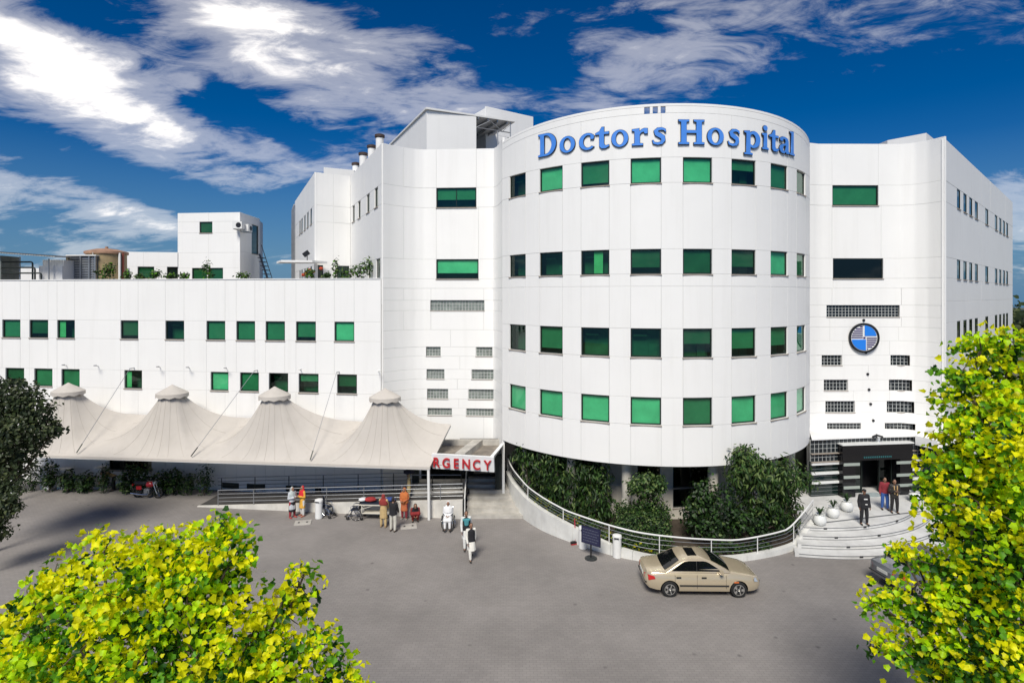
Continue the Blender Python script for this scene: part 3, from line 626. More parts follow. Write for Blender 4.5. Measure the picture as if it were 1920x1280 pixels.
mb = MB(); mb.box((0, 0, .75), (4.2, .25, 1.5)); mb.build('wall', M['plain'], par, True)
fl = thing('floodlight', 'black floodlight on a bracket above the roof terrace awning', 'floodlight', (X(576, 40.0), 40.0, 13.92))
mb = MB(); mb.tube([(0, 0, 0), (0, 0, .35)], .03, 6); mb.build('bracket', M['blackm'], fl, True)
mb = MB(); mb.obox((-.22, -.1, .35), (.12, .0, .62), .4, .3); mb.build('lamp_head', M['blackm'], fl, True)
# ------------------------------------------------------------------ lettering
def ell(cx, cy, rx, ry, a0=0, a1=360, n=18): return [(cx+rx*math.cos(R(a0+(a1-a0)*i/n)), cy+ry*math.sin(R(a0+(a1-a0)*i/n))) for i in range(n+1)]
def stroke(pts, ws):
    P_ = [Vector(p) for p in pts]; l, r = [], []
    for i, p in enumerate(P_):
        d = (P_[min(i+1, len(P_)-1)]-P_[max(i-1, 0)]).normalized(); nn = Vector((-d.y, d.x))*ws[i]/2; l.append(p+nn); r.append(p-nn)
    return [tuple(q) for q in l+r[::-1]]
GLYPH = {
 'D': (.70, [[(0, 0), (0, .05), (.08, .07), (.08, .63), (0, .65), (0, .70)]+ell(.32, .35, .37, .35, 90, -90, 16), ell(.29, .35, .23, .285, -90, 90, 14)+[(.235, .635), (.235, .065)]]),
 'o': (.54, [ell(.27, .24, .26, .25, n=24)[:-1], ell(.27, .24, .125, .19, n=20)[:-1]]),
 'c': (.47, [ell(.26, .24, .25, .25, 38, 318, 22)+ell(.28, .24, .145, .185, 312, 62, 16)+[(.345, .30), (.44, .30)]]),
 't': (.40, [[(.0, .40), (.0, .45), (.11, .50), (.18, .62), (.25, .62), (.25, .47), (.39, .47), (.39, .40), (.25, .40), (.25, .13), (.29, .07), (.39, .09), (.40, .045), (.30, -.01), (.18, -.01), (.115, .06), (.11, .40)]]),
 'r': (.42, [[(0, 0), (0, .05), (.065, .065), (.065, .405), (0, .42), (0, .47), (.19, .49), (.195, .40), (.25, .46), (.32, .49), (.41, .48), (.41, .33), (.33, .33), (.31, .385), (.25, .37), (.205, .31), (.205, .065), (.29, .05), (.29, 0)]]),
 's': (.40, [stroke([(.365, .36), (.345, .425), (.27, .455), (.17, .445), (.115, .385), (.14, .315), (.22, .265), (.295, .21), (.31, .13), (.26, .05), (.16, .028), (.06, .055), (.035, .13)], [.03, .06, .07, .085, .11, .125, .13, .125, .11, .085, .07, .06, .03])]),
 'H': (.80, [[(0, 0), (0, .05), (.08, .065), (.08, .635), (0, .65), (0, .70), (.325, .70), (.325, .65), (.245, .635), (.245, .40), (.545, .40), (.545, .635), (.465, .65), (.465, .70), (.79, .70), (.79, .65), (.71, .635), (.71, .065), (.79, .05), (.79, 0), (.465, 0), (.465, .05), (.545, .065), (.545, .32), (.245, .32), (.245, .065), (.325, .05), (.325, 0)]]),
 'p': (.56, [[(0, -.21), (0, -.16), (.065, -.15), (.065, .41), (0, .425), (0, .47), (.19, .49), (.195, .43), (.26, .475)]+ell(.30, .24, .245, .25, 80, -100, 16)+[(.205, .02), (.205, -.15), (.28, -.16), (.28, -.21)], [(.205, .10), (.205, .36)]+ell(.26, .23, .135, .17, 80, -80, 10)]),
 'i': (.27, [[(0, 0), (0, .05), (.06, .065), (.06, .405), (0, .42), (0, .47), (.20, .49), (.20, .065), (.265, .05), (.265, 0)], ell(.13, .63, .085, .08, n=14)[:-1]]),
 'a': (.50, [[(.50, .0), (.345, -.005), (.33, .05), (.25, -.012), (.13, -.01), (.04, .05), (.02, .14), (.07, .22), (.17, .27), (.32, .295), (.32, .36), (.28, .42), (.20, .425), (.165, .35), (.05, .35), (.06, .44), (.17, .49), (.30, .49), (.42, .455), (.46, .37), (.46, .085), (.50, .05)], [(.32, .235), (.21, .215), (.165, .145), (.195, .075), (.26, .065), (.32, .115)]]),
 'l': (.27, [[(0, 0), (0, .05), (.06, .065), (.06, .655), (0, .67), (0, .71), (.20, .735), (.20, .065), (.265, .05), (.265, 0)]])}
def curve_mesh(splines, depth, offset, m):
    cu = bpy.data.curves.new('outline', 'CURVE'); cu.dimensions = '2D'; cu.fill_mode = 'BOTH'; cu.extrude = depth/2; cu.offset = offset
    for sp in splines:
        s = cu.splines.new('POLY'); s.points.add(len(sp)-1); s.use_cyclic_u = True
        for p, q in zip(s.points, sp): p.co = (q[0], q[1], 0, 1)
    o = bpy.data.objects.new('outline', cu); col.objects.link(o); dg = bpy.context.evaluated_depsgraph_get(); me = bpy.data.meshes.new_from_object(o.evaluated_get(dg))
    bpy.data.objects.remove(o); me.materials.clear(); me.materials.append(m); return me
sign = thing('hospital_sign', 'big blue serif letters reading Doctors Hospital around the top of the drum', 'sign', (7.9, 26.9, 18.5))
LET = [('D', 1011, 1045), ('o', 1050, 1080), ('c', 1086, 1116), ('t', 1117, 1143), ('o', 1146, 1179), ('r', 1185, 1215), ('s', 1220, 1251), ('H', 1271, 1320), ('o', 1324, 1356), ('s', 1361, 1387), ('p', 1392, 1425), ('i', 1427, 1439), ('t', 1439.5, 1458), ('a', 1458, 1477), ('l', 1478, 1488)]
for ch, x0, x1 in LET:
    wdt, sp = GLYPH[ch]; u0, u1 = pD.u(x0), pD.u(x1); u = (u0+u1)/2; s = 1.62; sx = min(max((u1-u0)/wdt, 1.25), 1.75)
    n = pD.nrm(u); xd = Vector((-n.y, n.x, 0)); yd = Vector((0, 0, 1)); nd = Vector((n.x, n.y, 0))
    rot = Matrix((xd, yd, nd)).transposed().to_4x4()
    def place(splines, dep, off, m, d, name, parent):
        me = curve_mesh([[((p[0]-wdt/2)*sx, p[1]*s) for p in q] for q in splines], dep, off, m)
        me.transform(Matrix.Translation(pD.P(u, 18.5, d)) @ rot); return obj(name, me, parent)
    b = place(sp, .05, .016, M['blackm'], .035, 'letter', sign); place(sp, .03, -.003, M['blue'], .072, 'letter_face', b)

# round emblem
em = thing('round_emblem', 'round emblem with blue quadrants and dark stripes in a black ring above the entrance', 'emblem', (0, 0, 0))
u = pR.u(1618); pe = pR.P(u, Z(633, pR.P(u, 0).y), .06); n = pR.nrm(u); em.location = pe
rotE = Matrix((Vector((-n.y, n.x, 0)), Vector((0, 0, 1)), Vector((n.x, n.y, 0)))).transposed().to_4x4()
re = .86
def ep(splines, dep, d, m, name):
    me = curve_mesh(splines, dep, 0, m); me.transform(Matrix.Translation(pe) @ rotE @ Matrix.Translation((0, 0, d))); return obj(name, me, em)
ep([ell(0, 0, re, re, n=40)[:-1], ell(0, 0, re*.87, re*.87, n=40)[:-1]], .10, .05, M['blackm'], 'ring')
ep([ell(0, 0, re*.875, re*.875, n=40)[:-1]], .05, .03, M['marble'], 'disc')
mq = mat('emblem_blue', (.02, .20, .72), .35); mp_ = mat('emblem_purple', (.035, .012, .12), .4)
ri = re*.83; g = .04
def quad(x0, y0, sx, sy, m):     # quarter disc, corner at (x0,y0)
    pts = [(x0, y0)]; 
    a0 = math.asin(abs(y0)/ri) if True else 0
    arc = [(sx*abs(ri*math.cos(t)), sy*abs(ri*math.sin(t))) for t in [PI/2*i/12 for i in range(13)]]
    arc = [(q[0], q[1]) for q in arc if sx*(q[0]-x0) > 0 and sy*(q[1]-y0) > 0]
    pts += [(arc[0][0], y0)]+arc+[(x0, arc[-1][1])]; ep([pts], .03, .06, m, 'quadrant')
quad(.03, .13*re, 1, 1, mq); quad(.10, -.11*re, -1, -1, mq)
for k in range(6):
    y = .02+k*.125; hh = .032
    for s in (1, -1):
        yy = s*y; xo = math.sqrt(max(.001, ri*ri-(abs(yy)+hh)**2)); xi = .10
        x0, x1 = (-xo, -xi+.02) if s > 0 else (xi+.05, xo)
        if x1-x0 > .05: ep([[(x0, yy-hh), (x1, yy-hh), (x1, yy+hh), (x0, yy+hh)]], .03, .06, mp_, 'stripe')
ep([[(-.045, -.045), (.075, -.045), (.075, .055), (-.045, .055)]], .03, .062, mp_, 'centre_square')

# ------------------------------------------------------------------ tents
def tent(FL, FR, BR, BL, zf, zb, peak, label, zr=5.86, r0=.60):
    cx, cy = peak; t = thing('canopy_tent', label, 'tent', (cx, cy, 0), 0, 'peaked tents along the wing')
    quad_ = [Vector(FL), Vector(FR), Vector(BR), Vector(BL)]; zq = [zf, zf, zb, zb]; c = Vector(peak)
    nth, nr = 64, 18; vs = []; edge = []
    def bound(th):
        d = Vector((math.cos(th), math.sin(th)))
        for i in range(4):
            a, b = quad_[i], quad_[(i+1) % 4]; e = b-a; den = d.x*e.y-d.y*e.x
            if abs(den) < 1e-9: continue
            w = a-c; tt = (w.x*e.y-w.y*e.x)/den; ss = (w.x*d.y-w.y*d.x)/den
            if tt > 0 and -1e-6 <= ss <= 1+1e-6:
                za, zb_ = zq[i], zq[(i+1) % 4]; z = za+(zb_-za)*ss
                sag = {1: -.0, 3: -.0, 0: .0, 2: .05}[i]*math.sin(PI*ss)
                return a+e*ss, z+sag
    angs = [2*PI*i/nth for i in range(nth)]
    for q in quad_: 
        a = math.atan2(q.y-c.y, q.x-c.x) % (2*PI); j = min(range(nth), key=lambda i: abs(((angs[i]-a+PI) % (2*PI))-PI)); angs[j] = a
    for i, th in enumerate(angs):
        b, z = bound(th); e = c+Vector((math.cos(th), math.sin(th)))*r0
        for k in range(nr+1):
            f = k/nr; p = e.lerp(b, f); h = (1-f)**2.35*.86+(1-f)*.14
            zz = z+(zr-z)*h; 
            zz += .05*math.cos(8*th)*math.sin(PI*f)**1.3*(1-f)
            vs.append((p.x, p.y, zz))
    fs = [(i*(nr+1)+k, i*(nr+1)+k+1, ((i+1) % nth)*(nr+1)+k+1, ((i+1) % nth)*(nr+1)+k) for i in range(nth) for k in range(nr)]
    mb = MB(); mb.add(vs, fs, 0, True); mb.build('membrane', M['fabric'], t)
    mb = MB()
    for i in range(0, nth, 4):
        a, b = vs[i*(nr+1):(i+1)*(nr+1)], None
        mb.tube([(p[0], p[1], p[2]+.004) for p in a[:-1]], .009, 4, caps=False)
    mb.build('seam', M['fabric_d'], t)
    # cap with scalloped skirt
    mb = MB(); n = 40; ring = []
    for k, (r, z) in enumerate([(.03, 6.5), (.25, 6.36), (.55, 6.2), (.84, 6.03), (.85, 5.86)]):
        for j in range(n):
            zz = z-(.04*(1+math.cos(10*2*PI*j/n)) if k == 4 else 0); ring.append((cx+r*math.cos(2*PI*j/n), cy+r*.92*math.sin(2*PI*j/n), zz))
    fs = [(k*n+j, k*n+(j+1) % n, (k+1)*n+(j+1) % n, (k+1)*n+j) for k in range(4) for j in range(n)]+[tuple(range(n))]
    mb.add(ring, fs, 0, True); mb.build('cap', M['fabric'], t)
    mb = MB(); mb.lathe([(r0-.02, 5.6), (r0-.02, 5.9)], (cx, cy, 0), 24); mb.build('collar', M['steelgrey'], t)
    mb = MB(); mb.tube([(cx, cy, 4.5), (cx, cy, 6.3)], .06, 8)
    for k in range(4):
        th = PI/4+k*PI/2; mb.tube([(cx, cy, 4.5), (cx+math.cos(th)*.58, cy+math.sin(th)*.58, 5.75)], .03, 6)
    mb.build('flying_mast', M['steelgrey'], t)
    # front valance
    mb = MB(); a, b = quad_[0], quad_[1]; d = Vector((0, -.02))
    mb.add([(a.x, a.y-.02, zf+.0), (b.x, b.y-.02, zf+.0), (b.x, b.y-.03, zf-.12), (a.x, a.y-.03, zf-.12), (a.x, a.y+.16, zf+.10), (b.x, b.y+.16, zf+.10)], [(0, 1, 2, 3), (4, 5, 1, 0)]); mb.build('valance', M['fabric'], t)
    return t
ZF, ZBk = 2.74, 4.38
def fr(px, py): Y = (CAM_H-ZF)*FPX/(py-HOR); return (X(px, Y), Y)
F0, F4 = Vector(fr(-75, 848)), Vector(fr(805, 875))
def fpt(px):
    k = (px-960)/FPX; d = F4-F0; t = (k*F0.y-F0.x)/(d.x-k*d.y); return F0+d*t
def bpt(px): p = pL.P(pL.u(px), 0, .22); return Vector((p.x, p.y))
fx = [fpt(p) for p in (-72, 142, 357, 581, 806)]; bx = [bpt(p) for p in (90, 279, 473, 681)]
e_ = (bx[3]-bx[2]).normalized(); bx.append(bx[3]+e_*5.2)
lbl = ['leftmost peaked beige tent, half hidden behind the dark tree', 'second peaked beige tent from the left, above the red motorcycle', 'third peaked beige tent from the left, below the open dark window', 'rightmost peaked beige tent beside the emergency canopy']
pk = [(X(128, 33.6), 33.6), (X(323, 32.9), 32.9), (X(515, 32.2), 32.2), (X(722, 31.6), 31.6)]
for i in range(4): tent(fx[i], fx[i+1], bx[i+1], bx[i], ZF, ZBk, pk[i], lbl[i])
gut = thing('canopy_gutter', 'white gutter beam and post along the front edge of the tents', 'gutter', (F4.x, F4.y, 0))
mb = MB(); a, b = fx[0], fx[4]; mb.obox((a.x, a.y+.06, ZF-.09), (b.x, b.y+.06, ZF-.09), .16, .12); mb.build('gutter', M['whitepaint'], gut)
mb = MB(); mb.obox((a.x, a.y+.10, ZF-.005), (b.x, b.y+.10, ZF-.005), .05, .04); mb.build('shadow_gap', M['blackm'], gut)
mb = MB(); mb.obox((b.x-.02, b.y+.1, ZF-.02), (bx[4].x-.05, bx[4].y, ZBk-.08), .08, .12); mb.build('side_beam', M['steelgrey'], gut)
for px in (803, 20):
    p = fpt(px); mb = MB(); mb.tube([(p.x+.03, p.y+.07, 0), (p.x, p.y+.07, ZF-.14)], .075, 12); mb.build('post', M['whitepaint'], gut)
for i, w_ in enumerate(('left of the second tent', 'between the second and third tents', 'left of the rightmost tent')):
    f, bq = fx[i+1], (252, 483, 636)[i]; hk = pL.P(pL.u(bq), 7.15, .35); wl = pL.P(pL.u(bq), 7.15, 0)
    cb = thing('stay_cable', 'thin stay cable from wall to tent valley '+w_, 'cable', (wl.x, wl.y, 7.15), 0, 'stay cables holding the tents')
    mb = MB(); mb.tube([(f.x, f.y+.05, ZF+.16), tuple(hk)], .014, 6); mb.build('cable', M['steelgrey'], cb)
    mb = MB(); mb.tube([tuple(wl), tuple(hk)], .03, 6); mb.build('hook', M['steelgrey'], cb)
    mb = MB(); q = Vector((f.x, f.y+.05, ZF+.16)); q2 = q.lerp(hk, .1); mb.tube([tuple(q), tuple(q2)], .03, 8); mb.build('turnbuckle', M['alu'], cb)

# ------------------------------------------------------------------ emergency canopy
ec = thing('emergency_canopy', 'white concrete entrance canopy with a dusty roof beside the rightmost tent', 'canopy', (-3, 30, 0))
E0, E1, E2, E3 = Vector((X(809, 30.25), 30.25)), Vector((X(925.5, 29.6), 29.6)), Vector((X(954, 33.4), 33.4)), Vector((-5.8, 33.4))
zt_, zb_ = 3.30, 2.50
def slab(a, b, z0, z1, w, m, name, inner=1, under=0.0):
    mb = MB(); d = (b-a).normalized(); nn = Vector((-d.y, d.x))*w*inner
    vs = [(a.x, a.y, z1), (b.x, b.y, z1), (b.x+nn.x-d.x*w*0, b.y+nn.y, z1), (a.x+nn.x, a.y+nn.y, z1)]
    k = under; lo = [(a.x+nn.x*k, a.y+nn.y*k, z0), (b.x+nn.x*k, b.y+nn.y*k, z0), (b.x+nn.x*(k+1), b.y+nn.y*(k+1), z0), (a.x+nn.x*(k+1), a.y+nn.y*(k+1), z0)]
    mb.add(vs+lo, [(0, 1, 2, 3), (7, 6, 5, 4), (4, 5, 1, 0), (5, 6, 2, 1), (6, 7, 3, 2), (7, 4, 0, 3)]); return mb.build(name, m, ec)
wc = mat('white_canopy_paint', (.76, .77, .77), .55, var=.05, grime=.3)
slab(E0, E1, zb_, zt_, .18, wc, 'front_fascia', 1, .8)
d1 = (E2-E1).normalized(); slab(E1+d1*.185, E2, zb_+.02, zt_+.05, .18, wc, 'side_fascia', 1, 3.0)
mb = MB(); mb.prism([(E0.x, E0.y+.1), (E1.x-.3, E1.y+.2), (E2.x-.5, E2.y), (E3.x, E3.y)], 2.7, 2.98); mb.build('roof_slab', M['dirty'], ec)
mb = MB(); a = Vector((X(862, 30.2), 30.35)); b = Vector((X(897, 33.3), 33.3)); mb.obox((a.x, a.y, 3.14), (b.x, b.y, 3.14), .52, .34); mb.build('roof_beam', M['concrete'], ec)
mb = MB(); mb.obox((E3.x, E3.y-.1, 3.1), (E2.x-.3, E2.y-.1, 3.1), .2, .4); mb.build('rear_upstand', M['concrete'], ec)
for (x, y) in ((-5.4, 32.6), (-.75, 32.3)):
    mb = MB(); mb.box((x, y, 1.34), (.35, .35, 2.68)); mb.build('pier', M['core'], ec)
es = thing('emergency_sign', 'red capital letters of the emergency sign on the white canopy front', 'sign', (E0.x, E0.y, zb_))
fd = (E1-E0).normalized(); fn = Vector((fd.y, -fd.x))
pe_ = Path([E0, E1])
def font_mesh(ch, size, dep, m, off=.012):
    cu = bpy.data.curves.new('glyph', 'FONT'); cu.body = ch; cu.size = size; cu.extrude = dep/2; cu.offset = off; cu.align_x = 'CENTER'
    o = bpy.data.objects.new('glyph', cu); col.objects.link(o); me = bpy.data.meshes.new_from_object(o.evaluated_get(bpy.context.evaluated_depsgraph_get()))
    bpy.data.objects.remove(o); me.materials.clear(); me.materials.append(m); return me
rot = Matrix((Vector((fd.x, fd.y, 0)), Vector((0, 0, 1)), Vector((fn.x, fn.y, 0)))).transposed().to_4x4()
for ch, px in zip('RGENCY', (818, 836.5, 855, 874, 893.5, 914)):
    me = font_mesh(ch, .70, .06, M['red']); u = pe_.u(px) 
    me.transform(Matrix.Translation(pe_.P(u, 2.63, .0)+Vector((0, 0, 0))) @ rot @ Matrix.Diagonal((.86, 1, 1, 1))); obj('letter', me, es)

# ------------------------------------------------------------------ emergency stairs, landing, ramp
stp = thing('emergency_stairs', 'broad pale stone steps rising to the emergency entrance', 'stairs', (-1.3, 30, 0))
SL, SR = -2.35, .55
for k in range(7):
    y0 = 30.05+k*.48; mb = MB(); zk = .165*(k+1); mb.prism([(SL-k*.03, y0+.002*k), (SR-k*.17, y0+.002*k), (SR-k*.17-.2, 33.4), (SL-k*.03, 33.4)], zk-.165+.001, zk); mb.build('step', M['concrete'], stp)
mb = MB(); mb.prism([(-5.6, 31.3), (-2.56, 31.3), (-2.56, 33.4), (-5.6, 33.4)], 0, 1.02); mb.build('landing', M['concrete'], stp)
mb = MB(); mb.box((-1.4, 33.5, 2.2), (3.2, .1, 2.2)); mb.build('glass_door', mat('dark_door_glass', (.012, .014, .014), .08, spec=.6), stp)
for x in (-2.45,):
    mb = MB(); mb.tube([(x, 30.1, .15), (x, 30.1, 1.05), (x-.1, 32.9, 2.05), (x-.1, 33.2, 2.05)], .035, 8); mb.build('handrail', M['whitepaint'], stp)
    for y, zb2 in ((30.1, 0), (31.4, .4), (32.7, .9)):
        mb = MB(); mb.tube([(x-.03, y, zb2), (x-.03, y, zb2+1.02)], .025, 6); mb.build('rail_post', M['alu'], stp)
rampt = thing('access_ramp', 'long low access ramp with a white front wall and metal rails under the tents', 'ramp', (-10, 31, 0))
Ra, Rb = Vector((-17.2, 31.75)), Vector((-2.56, 30.0)); rd = (Rb-Ra).normalized(); rn = Vector((-rd.y, rd.x))
def rz_(t): return .03+.95*t
mb = MB(); k = 12; vs = []
for i in range(k+1):
    t = i/k; p = Ra.lerp(Rb, t); q = p+rn*.16
    vs += [(p.x, p.y, 0), (p.x, p.y, rz_(t)), (q.x, q.y, rz_(t)), (q.x, q.y, 0)]
fs = [(4*i+a, 4*i+4+a, 4*i+4+b, 4*i+b) for i in range(k) for a, b in ((0, 1), (1, 2), (2, 3))]+[(3, 2, 1, 0), (4*k, 4*k+1, 4*k+2, 4*k+3)]
mb.add(vs, fs); mb.build('front_wall', mat('painted_concrete', (.60, .58, .53), .8, var=.16, vscale=1.6, bump=.2, bscale=12, grime=.4), rampt)
mb = MB(); vs = []
for i in range(k+1):
    t = i/k; p = Ra.lerp(Rb, t)+rn*.165; q = p+rn*(1.75); z = max(.02, rz_(t)-.05)
    vs += [(p.x, p.y, z), (q.x, q.y, z), (q.x, q.y, 0)]
mb.add(vs, [(3*i+a, 3*i+3+a, 3*i+3+b, 3*i+b) for i in range(k) for a, b in ((0, 1), (1, 2))]); mb.build('ramp_deck', M['deck'], rampt)
def rail(parent, pts, zs, posts, h=.85, nbar=3, m='whitepaint', mbar='steelgrey', r=.04):
    mb = MB(); mb.tube([(p[0], p[1], z+h) for p, z in zip(pts, zs)], r, 8); mb.build('handrail', M[m], parent)
    for b in range(nbar):
        f = (b+1)/(nbar+1); mb = MB(); mb.tube([(p[0], p[1], z+h*f) for p, z in zip(pts, zs)], .014, 6); mb.build('rail_bar', M[mbar], parent)
    for (x, y, z) in posts:
        mb = MB(); mb.tube([(x, y, z), (x, y, z+h)], .026, 8); mb.build('rail_post', M[mbar], parent)
fr_ = thing('ramp_railing', 'metal railing on the front wall of the access ramp', 'railing', (Ra.x, Ra.y, 0))
pts = [Ra.lerp(Rb, t)+rn*.08 for t in (.08, .3, .5, .7, .9, 1.0)]
rail(fr_, pts, [rz_(t) for t in (.08, .3, .5, .7, .9, 1.0)], [(*(Ra.lerp(Rb, t)+rn*.08), rz_(t)) for t in (.08, .22, .36, .5, .64, .78, .92)], .82, 3, 'steelgrey', 'steelgrey', .028)
rr_ = thing('ramp_railing', 'metal railing with dark posts along the rear side of the access ramp', 'railing', (Ra.x, Ra.y+2, 0))
RR0, RR1 = Vector((-17.0, 33.6)), Vector((-5.7, 32.3))
rail(rr_, [RR0, RR1, Vector((-5.7, 31.4)), Vector((-2.75, 31.4))], [.15, .85, 1.0, 1.0], [(*RR0.lerp(RR1, t), .15+.7*t) for t in (.02, .2, .38, .56, .74, .92)]+[(-4.3, 31.4, 1.0), (-2.75, 31.4, 1.0)], .85, 3, 'steelgrey', 'alu', .026)

# ------------------------------------------------------------------ curved garden wall, bed and railing
gp = smooth_pts([Vector(v) for v in [(-.35, 33.2), (-.05, 31.6), (.68, 29.85), (1.5, 28.5), (2.5, 27.4), (3.5, 26.5), (4.5, 25.75), (5.7, 25.2), (7.5, 24.98), (9.7, 25.15), (11.3, 25.6), (12.6, 26.2), (13.6, 26.95), (14.5, 27.75)]], 5)
pGw = Path(gp)
def interp(xs, ys, x):
    if x <= xs[0]: return ys[0]
    for a, b, c, d in zip(xs, xs[1:], ys, ys[1:]):
        if x <= b: return c+(d-c)*(x-a)/(b-a)
    return ys[-1]
def wh(x): return interp([-.4, .68, 2.5, 4.5, 6, 9.7, 13, 14.5], [1.55, 1.13, .80, .42, .26, .22, .26, .8], x)
def rh(x): return interp([-.4, .68, 2.5, 4.5, 7, 9.7, 12.5, 14.5], [2.25, 1.72, 1.36, 1.26, 1.10, .90, .98, 1.75], x)
gw = thing('garden_wall', 'low curved white marble wall in front of the planting bed', 'wall', (7.5, 25, 0))
def seg_wall(u0, u1):
    mb = MB(); n = 5; vs = []
    for i in range(n+1):
        u = u0+(u1-u0)*i/n
        if i == 0: u += .006
        if i == n: u -= .006
        for (d, top) in ((0, 0), (0, 1), (-.24, 1), (-.24, 0)):
            q = pGw.P(u, 0, d); z = wh(pGw.P(u, 0).x) if top else -.02; vs.append((q.x, q.y, z))
    fs = [(4*i+a, 4*i+4+a, 4*i+4+b, 4*i+b) for i in range(n) for a, b in ((0, 1), (1, 2), (2, 3))]+[(3, 2, 1, 0), (4*n, 4*n+1, 4*n+2, 4*n+3)]
    mb.add(vs, fs); mb.build('marble_slab', wallm, gw)
wallm = mat('wall_marble', (.66, .66, .63), .45, var=.12, vscale=1.5, grime=.3)
ns = 20
for i in range(ns): seg_wall(pGw.len*i/ns, pGw.len*(i+1)/ns)
gr = thing('garden_railing', 'curved white handrail on posts above the marble garden wall', 'railing', (7.5, 25.1, 0))
us = [pGw.len*i/60 for i in range(61)]
def gq(u, z, d=-.12): q = pGw.P(u, z, d); return tuple(q)
mb = MB(); mb.tube([gq(u, rh(pGw.P(u, 0).x)) for u in us], .036, 8); mb.build('handrail', M['whitepaint'], gr)
for f in (.3, .55, .78):
    mb = MB(); mb.tube([gq(u, wh(pGw.P(u, 0).x)+(rh(pGw.P(u, 0).x)-wh(pGw.P(u, 0).x))*f) for u in us], .012, 6); mb.build('rail_bar', M['steelgrey'], gr)
for px in (944, 986, 1053, 1140, 1237, 1336, 1424, 1493, 1530):
    u = pGw.u(px); x = pGw.P(u, 0).x; mb = MB(); mb.tube([gq(u, wh(x)), gq(u, rh(x))], .022, 8); mb.build('rail_post', M['whitepaint'], gr)
mb = MB(); inner = [pGw.P(u, 0, -.25) for u in us]; n = len(inner); vs = []
for i, p in enumerate(inner):
    a = A_L+(A_R+.1-A_L)*i/(n-1); q = dpt(a, 7.35); vs += [(p.x, p.y, min(.9, wh(p.x)-.06)), (q[0], q[1], .35)]
mb.add(vs, [(2*i, 2*i+2, 2*i+3, 2*i+1) for i in range(n-1)]); bed = mb.build('planting_bed', M['soil']); tag(bed, kind='structure')

# ------------------------------------------------------------------ main entrance: steps, portal, pots
strip_m = mat('grey_nosing', (.13, .135, .14), .6)
step_m = mat('step_marble', (.60, .60, .585), .4, var=.14, vscale=1.4, grime=.35)
est = thing('entrance_steps', 'wide curved white marble steps up to the main entrance', 'stairs', (17, 27, 0))
SC_ = Vector((14.9, 35.3))
def arc(r, a0, a1, n=40): return [(SC_.x+r*math.sin(R(a0+(a1-a0)*i/n)), SC_.y-r*math.cos(R(a0+(a1-a0)*i/n))) for i in range(n+1)]
a0s = [-13, -9.5, -6, -3, 0]
for k in range(4):
    r = 9.9-k*.62; z = .165*(k+1); mb = MB(); poly = arc(r, -14+k*1.5, 62)+[(SC_.x+6.9, 33.0), (15.5, 33.0)]
    mb.prism(poly, .165*k+.003, z); mb.build('step', step_m, est)
    mb = MB()
    for dg in (2, 16, 31, 46):
        a = R(dg-k*1.2); q = (SC_.x+(r-.0)*math.sin(a), SC_.y-(r-.0)*math.cos(a)); mb.box((q[0]+.02, q[1]+.1, z-.05), (.16, .22, .085), rz=a)
    mb.build('step_light', M['blackm'], est)
    mb = MB(); mb.tube([(p[0], p[1], z-.03) for p in arc(r+.004, -13+k*1.5, 62)], .018, 4); mb.tube([(p[0], p[1], .165*k+.012) for p in arc(r+.006, -13+k*1.5, 62)], .014, 4); mb.build('nosing_strip', strip_m, est)
mb = MB(); mb.obox((SC_.x-.3, 27.75, .668), (SC_.x+6.0, 29.35, .668), .10, .012); mb.build('platform_edge_strip', strip_m, est)
# portal
PZ = .66
P0, P1 = Vector((X(1522, 31.3), 31.3)), Vector((X(1731, 32.15), 32.15)); pP = Path(smooth_pts([P0, P0.lerp(P1, .5)+Vector((.02, .10)), P1], 6)); uP = pP.u
pt = thing('entrance_portal', 'black glass block entrance front with white bands and a dark doorway', 'entrance', (19, 31.5, PZ))
def fbox(path, u0, u1, z0, z1, d0, d1, m, name, parent): F = Frame(path, u0, u1, z0, z1); mb = MB(); F.box(mb, 0, F.w, 0, F.h, d0, d1); return mb.build(name, m, parent)
green_gl = mat('dark_green_glass', (.006, .016, .014), .06, var=.3, vscale=1.5, spec=.7)
for (a, b) in ((1523, 1646), (1651, 1731)): block_window(pP, uP(a), uP(b), 3.0, 3.72, pt, True, .24)
block_window(pP, uP(1523), uP(1574), 2.55, 2.99, pt, True, .24); block_window(pP, uP(1703), uP(1731), 2.55, 2.99, pt, True, .24)
fbox(pP, uP(1646)+.01, uP(1651)-.01, 3.0, 3.72, -.2, -.02, M['plain'], 'pier', pt)
top = [pP.P(pP.len*i/8, 3.74, .02) for i in range(9)]; bk = [pR.P(pR.u(1518)+(pR.u(1733)-pR.u(1518))*i/8, 3.74, -.05) for i in range(9)]
mb = MB(); mb.add([tuple(p) for p in top]+[tuple(p) for p in bk]+[(p.x, p.y, 3.80) for p in top]+[(p.x, p.y, 3.80) for p in bk], [(18+i, 19+i, 28+i, 27+i) for i in range(8)]+[(i, i+1, 19+i, 18+i) for i in range(8)]+[(9+i, 10+i, i+1, i) for i in range(8)]); mb.build('portal_roof', M['plain'], pt)
for (a, b) in ((1523, 1577), (1700, 1731)):
    u0, u1 = uP(a), uP(b); fbox(pP, u0, u1, PZ, 2.54, -.25, -.12, green_gl, 'side_glass', pt)
    for z, hh in ((2.38, .15), (1.86, .13), (1.36, .12)): fbox(pP, u0, u1, z, z+hh, -.115, .0, M['marble'], 'white_band', pt)
    for k in range(9): fbox(pP, u0, u1, .74+k*.2, .755+k*.2, -.118, -.095, M['steelgrey'], 'glazing_bar', pt)
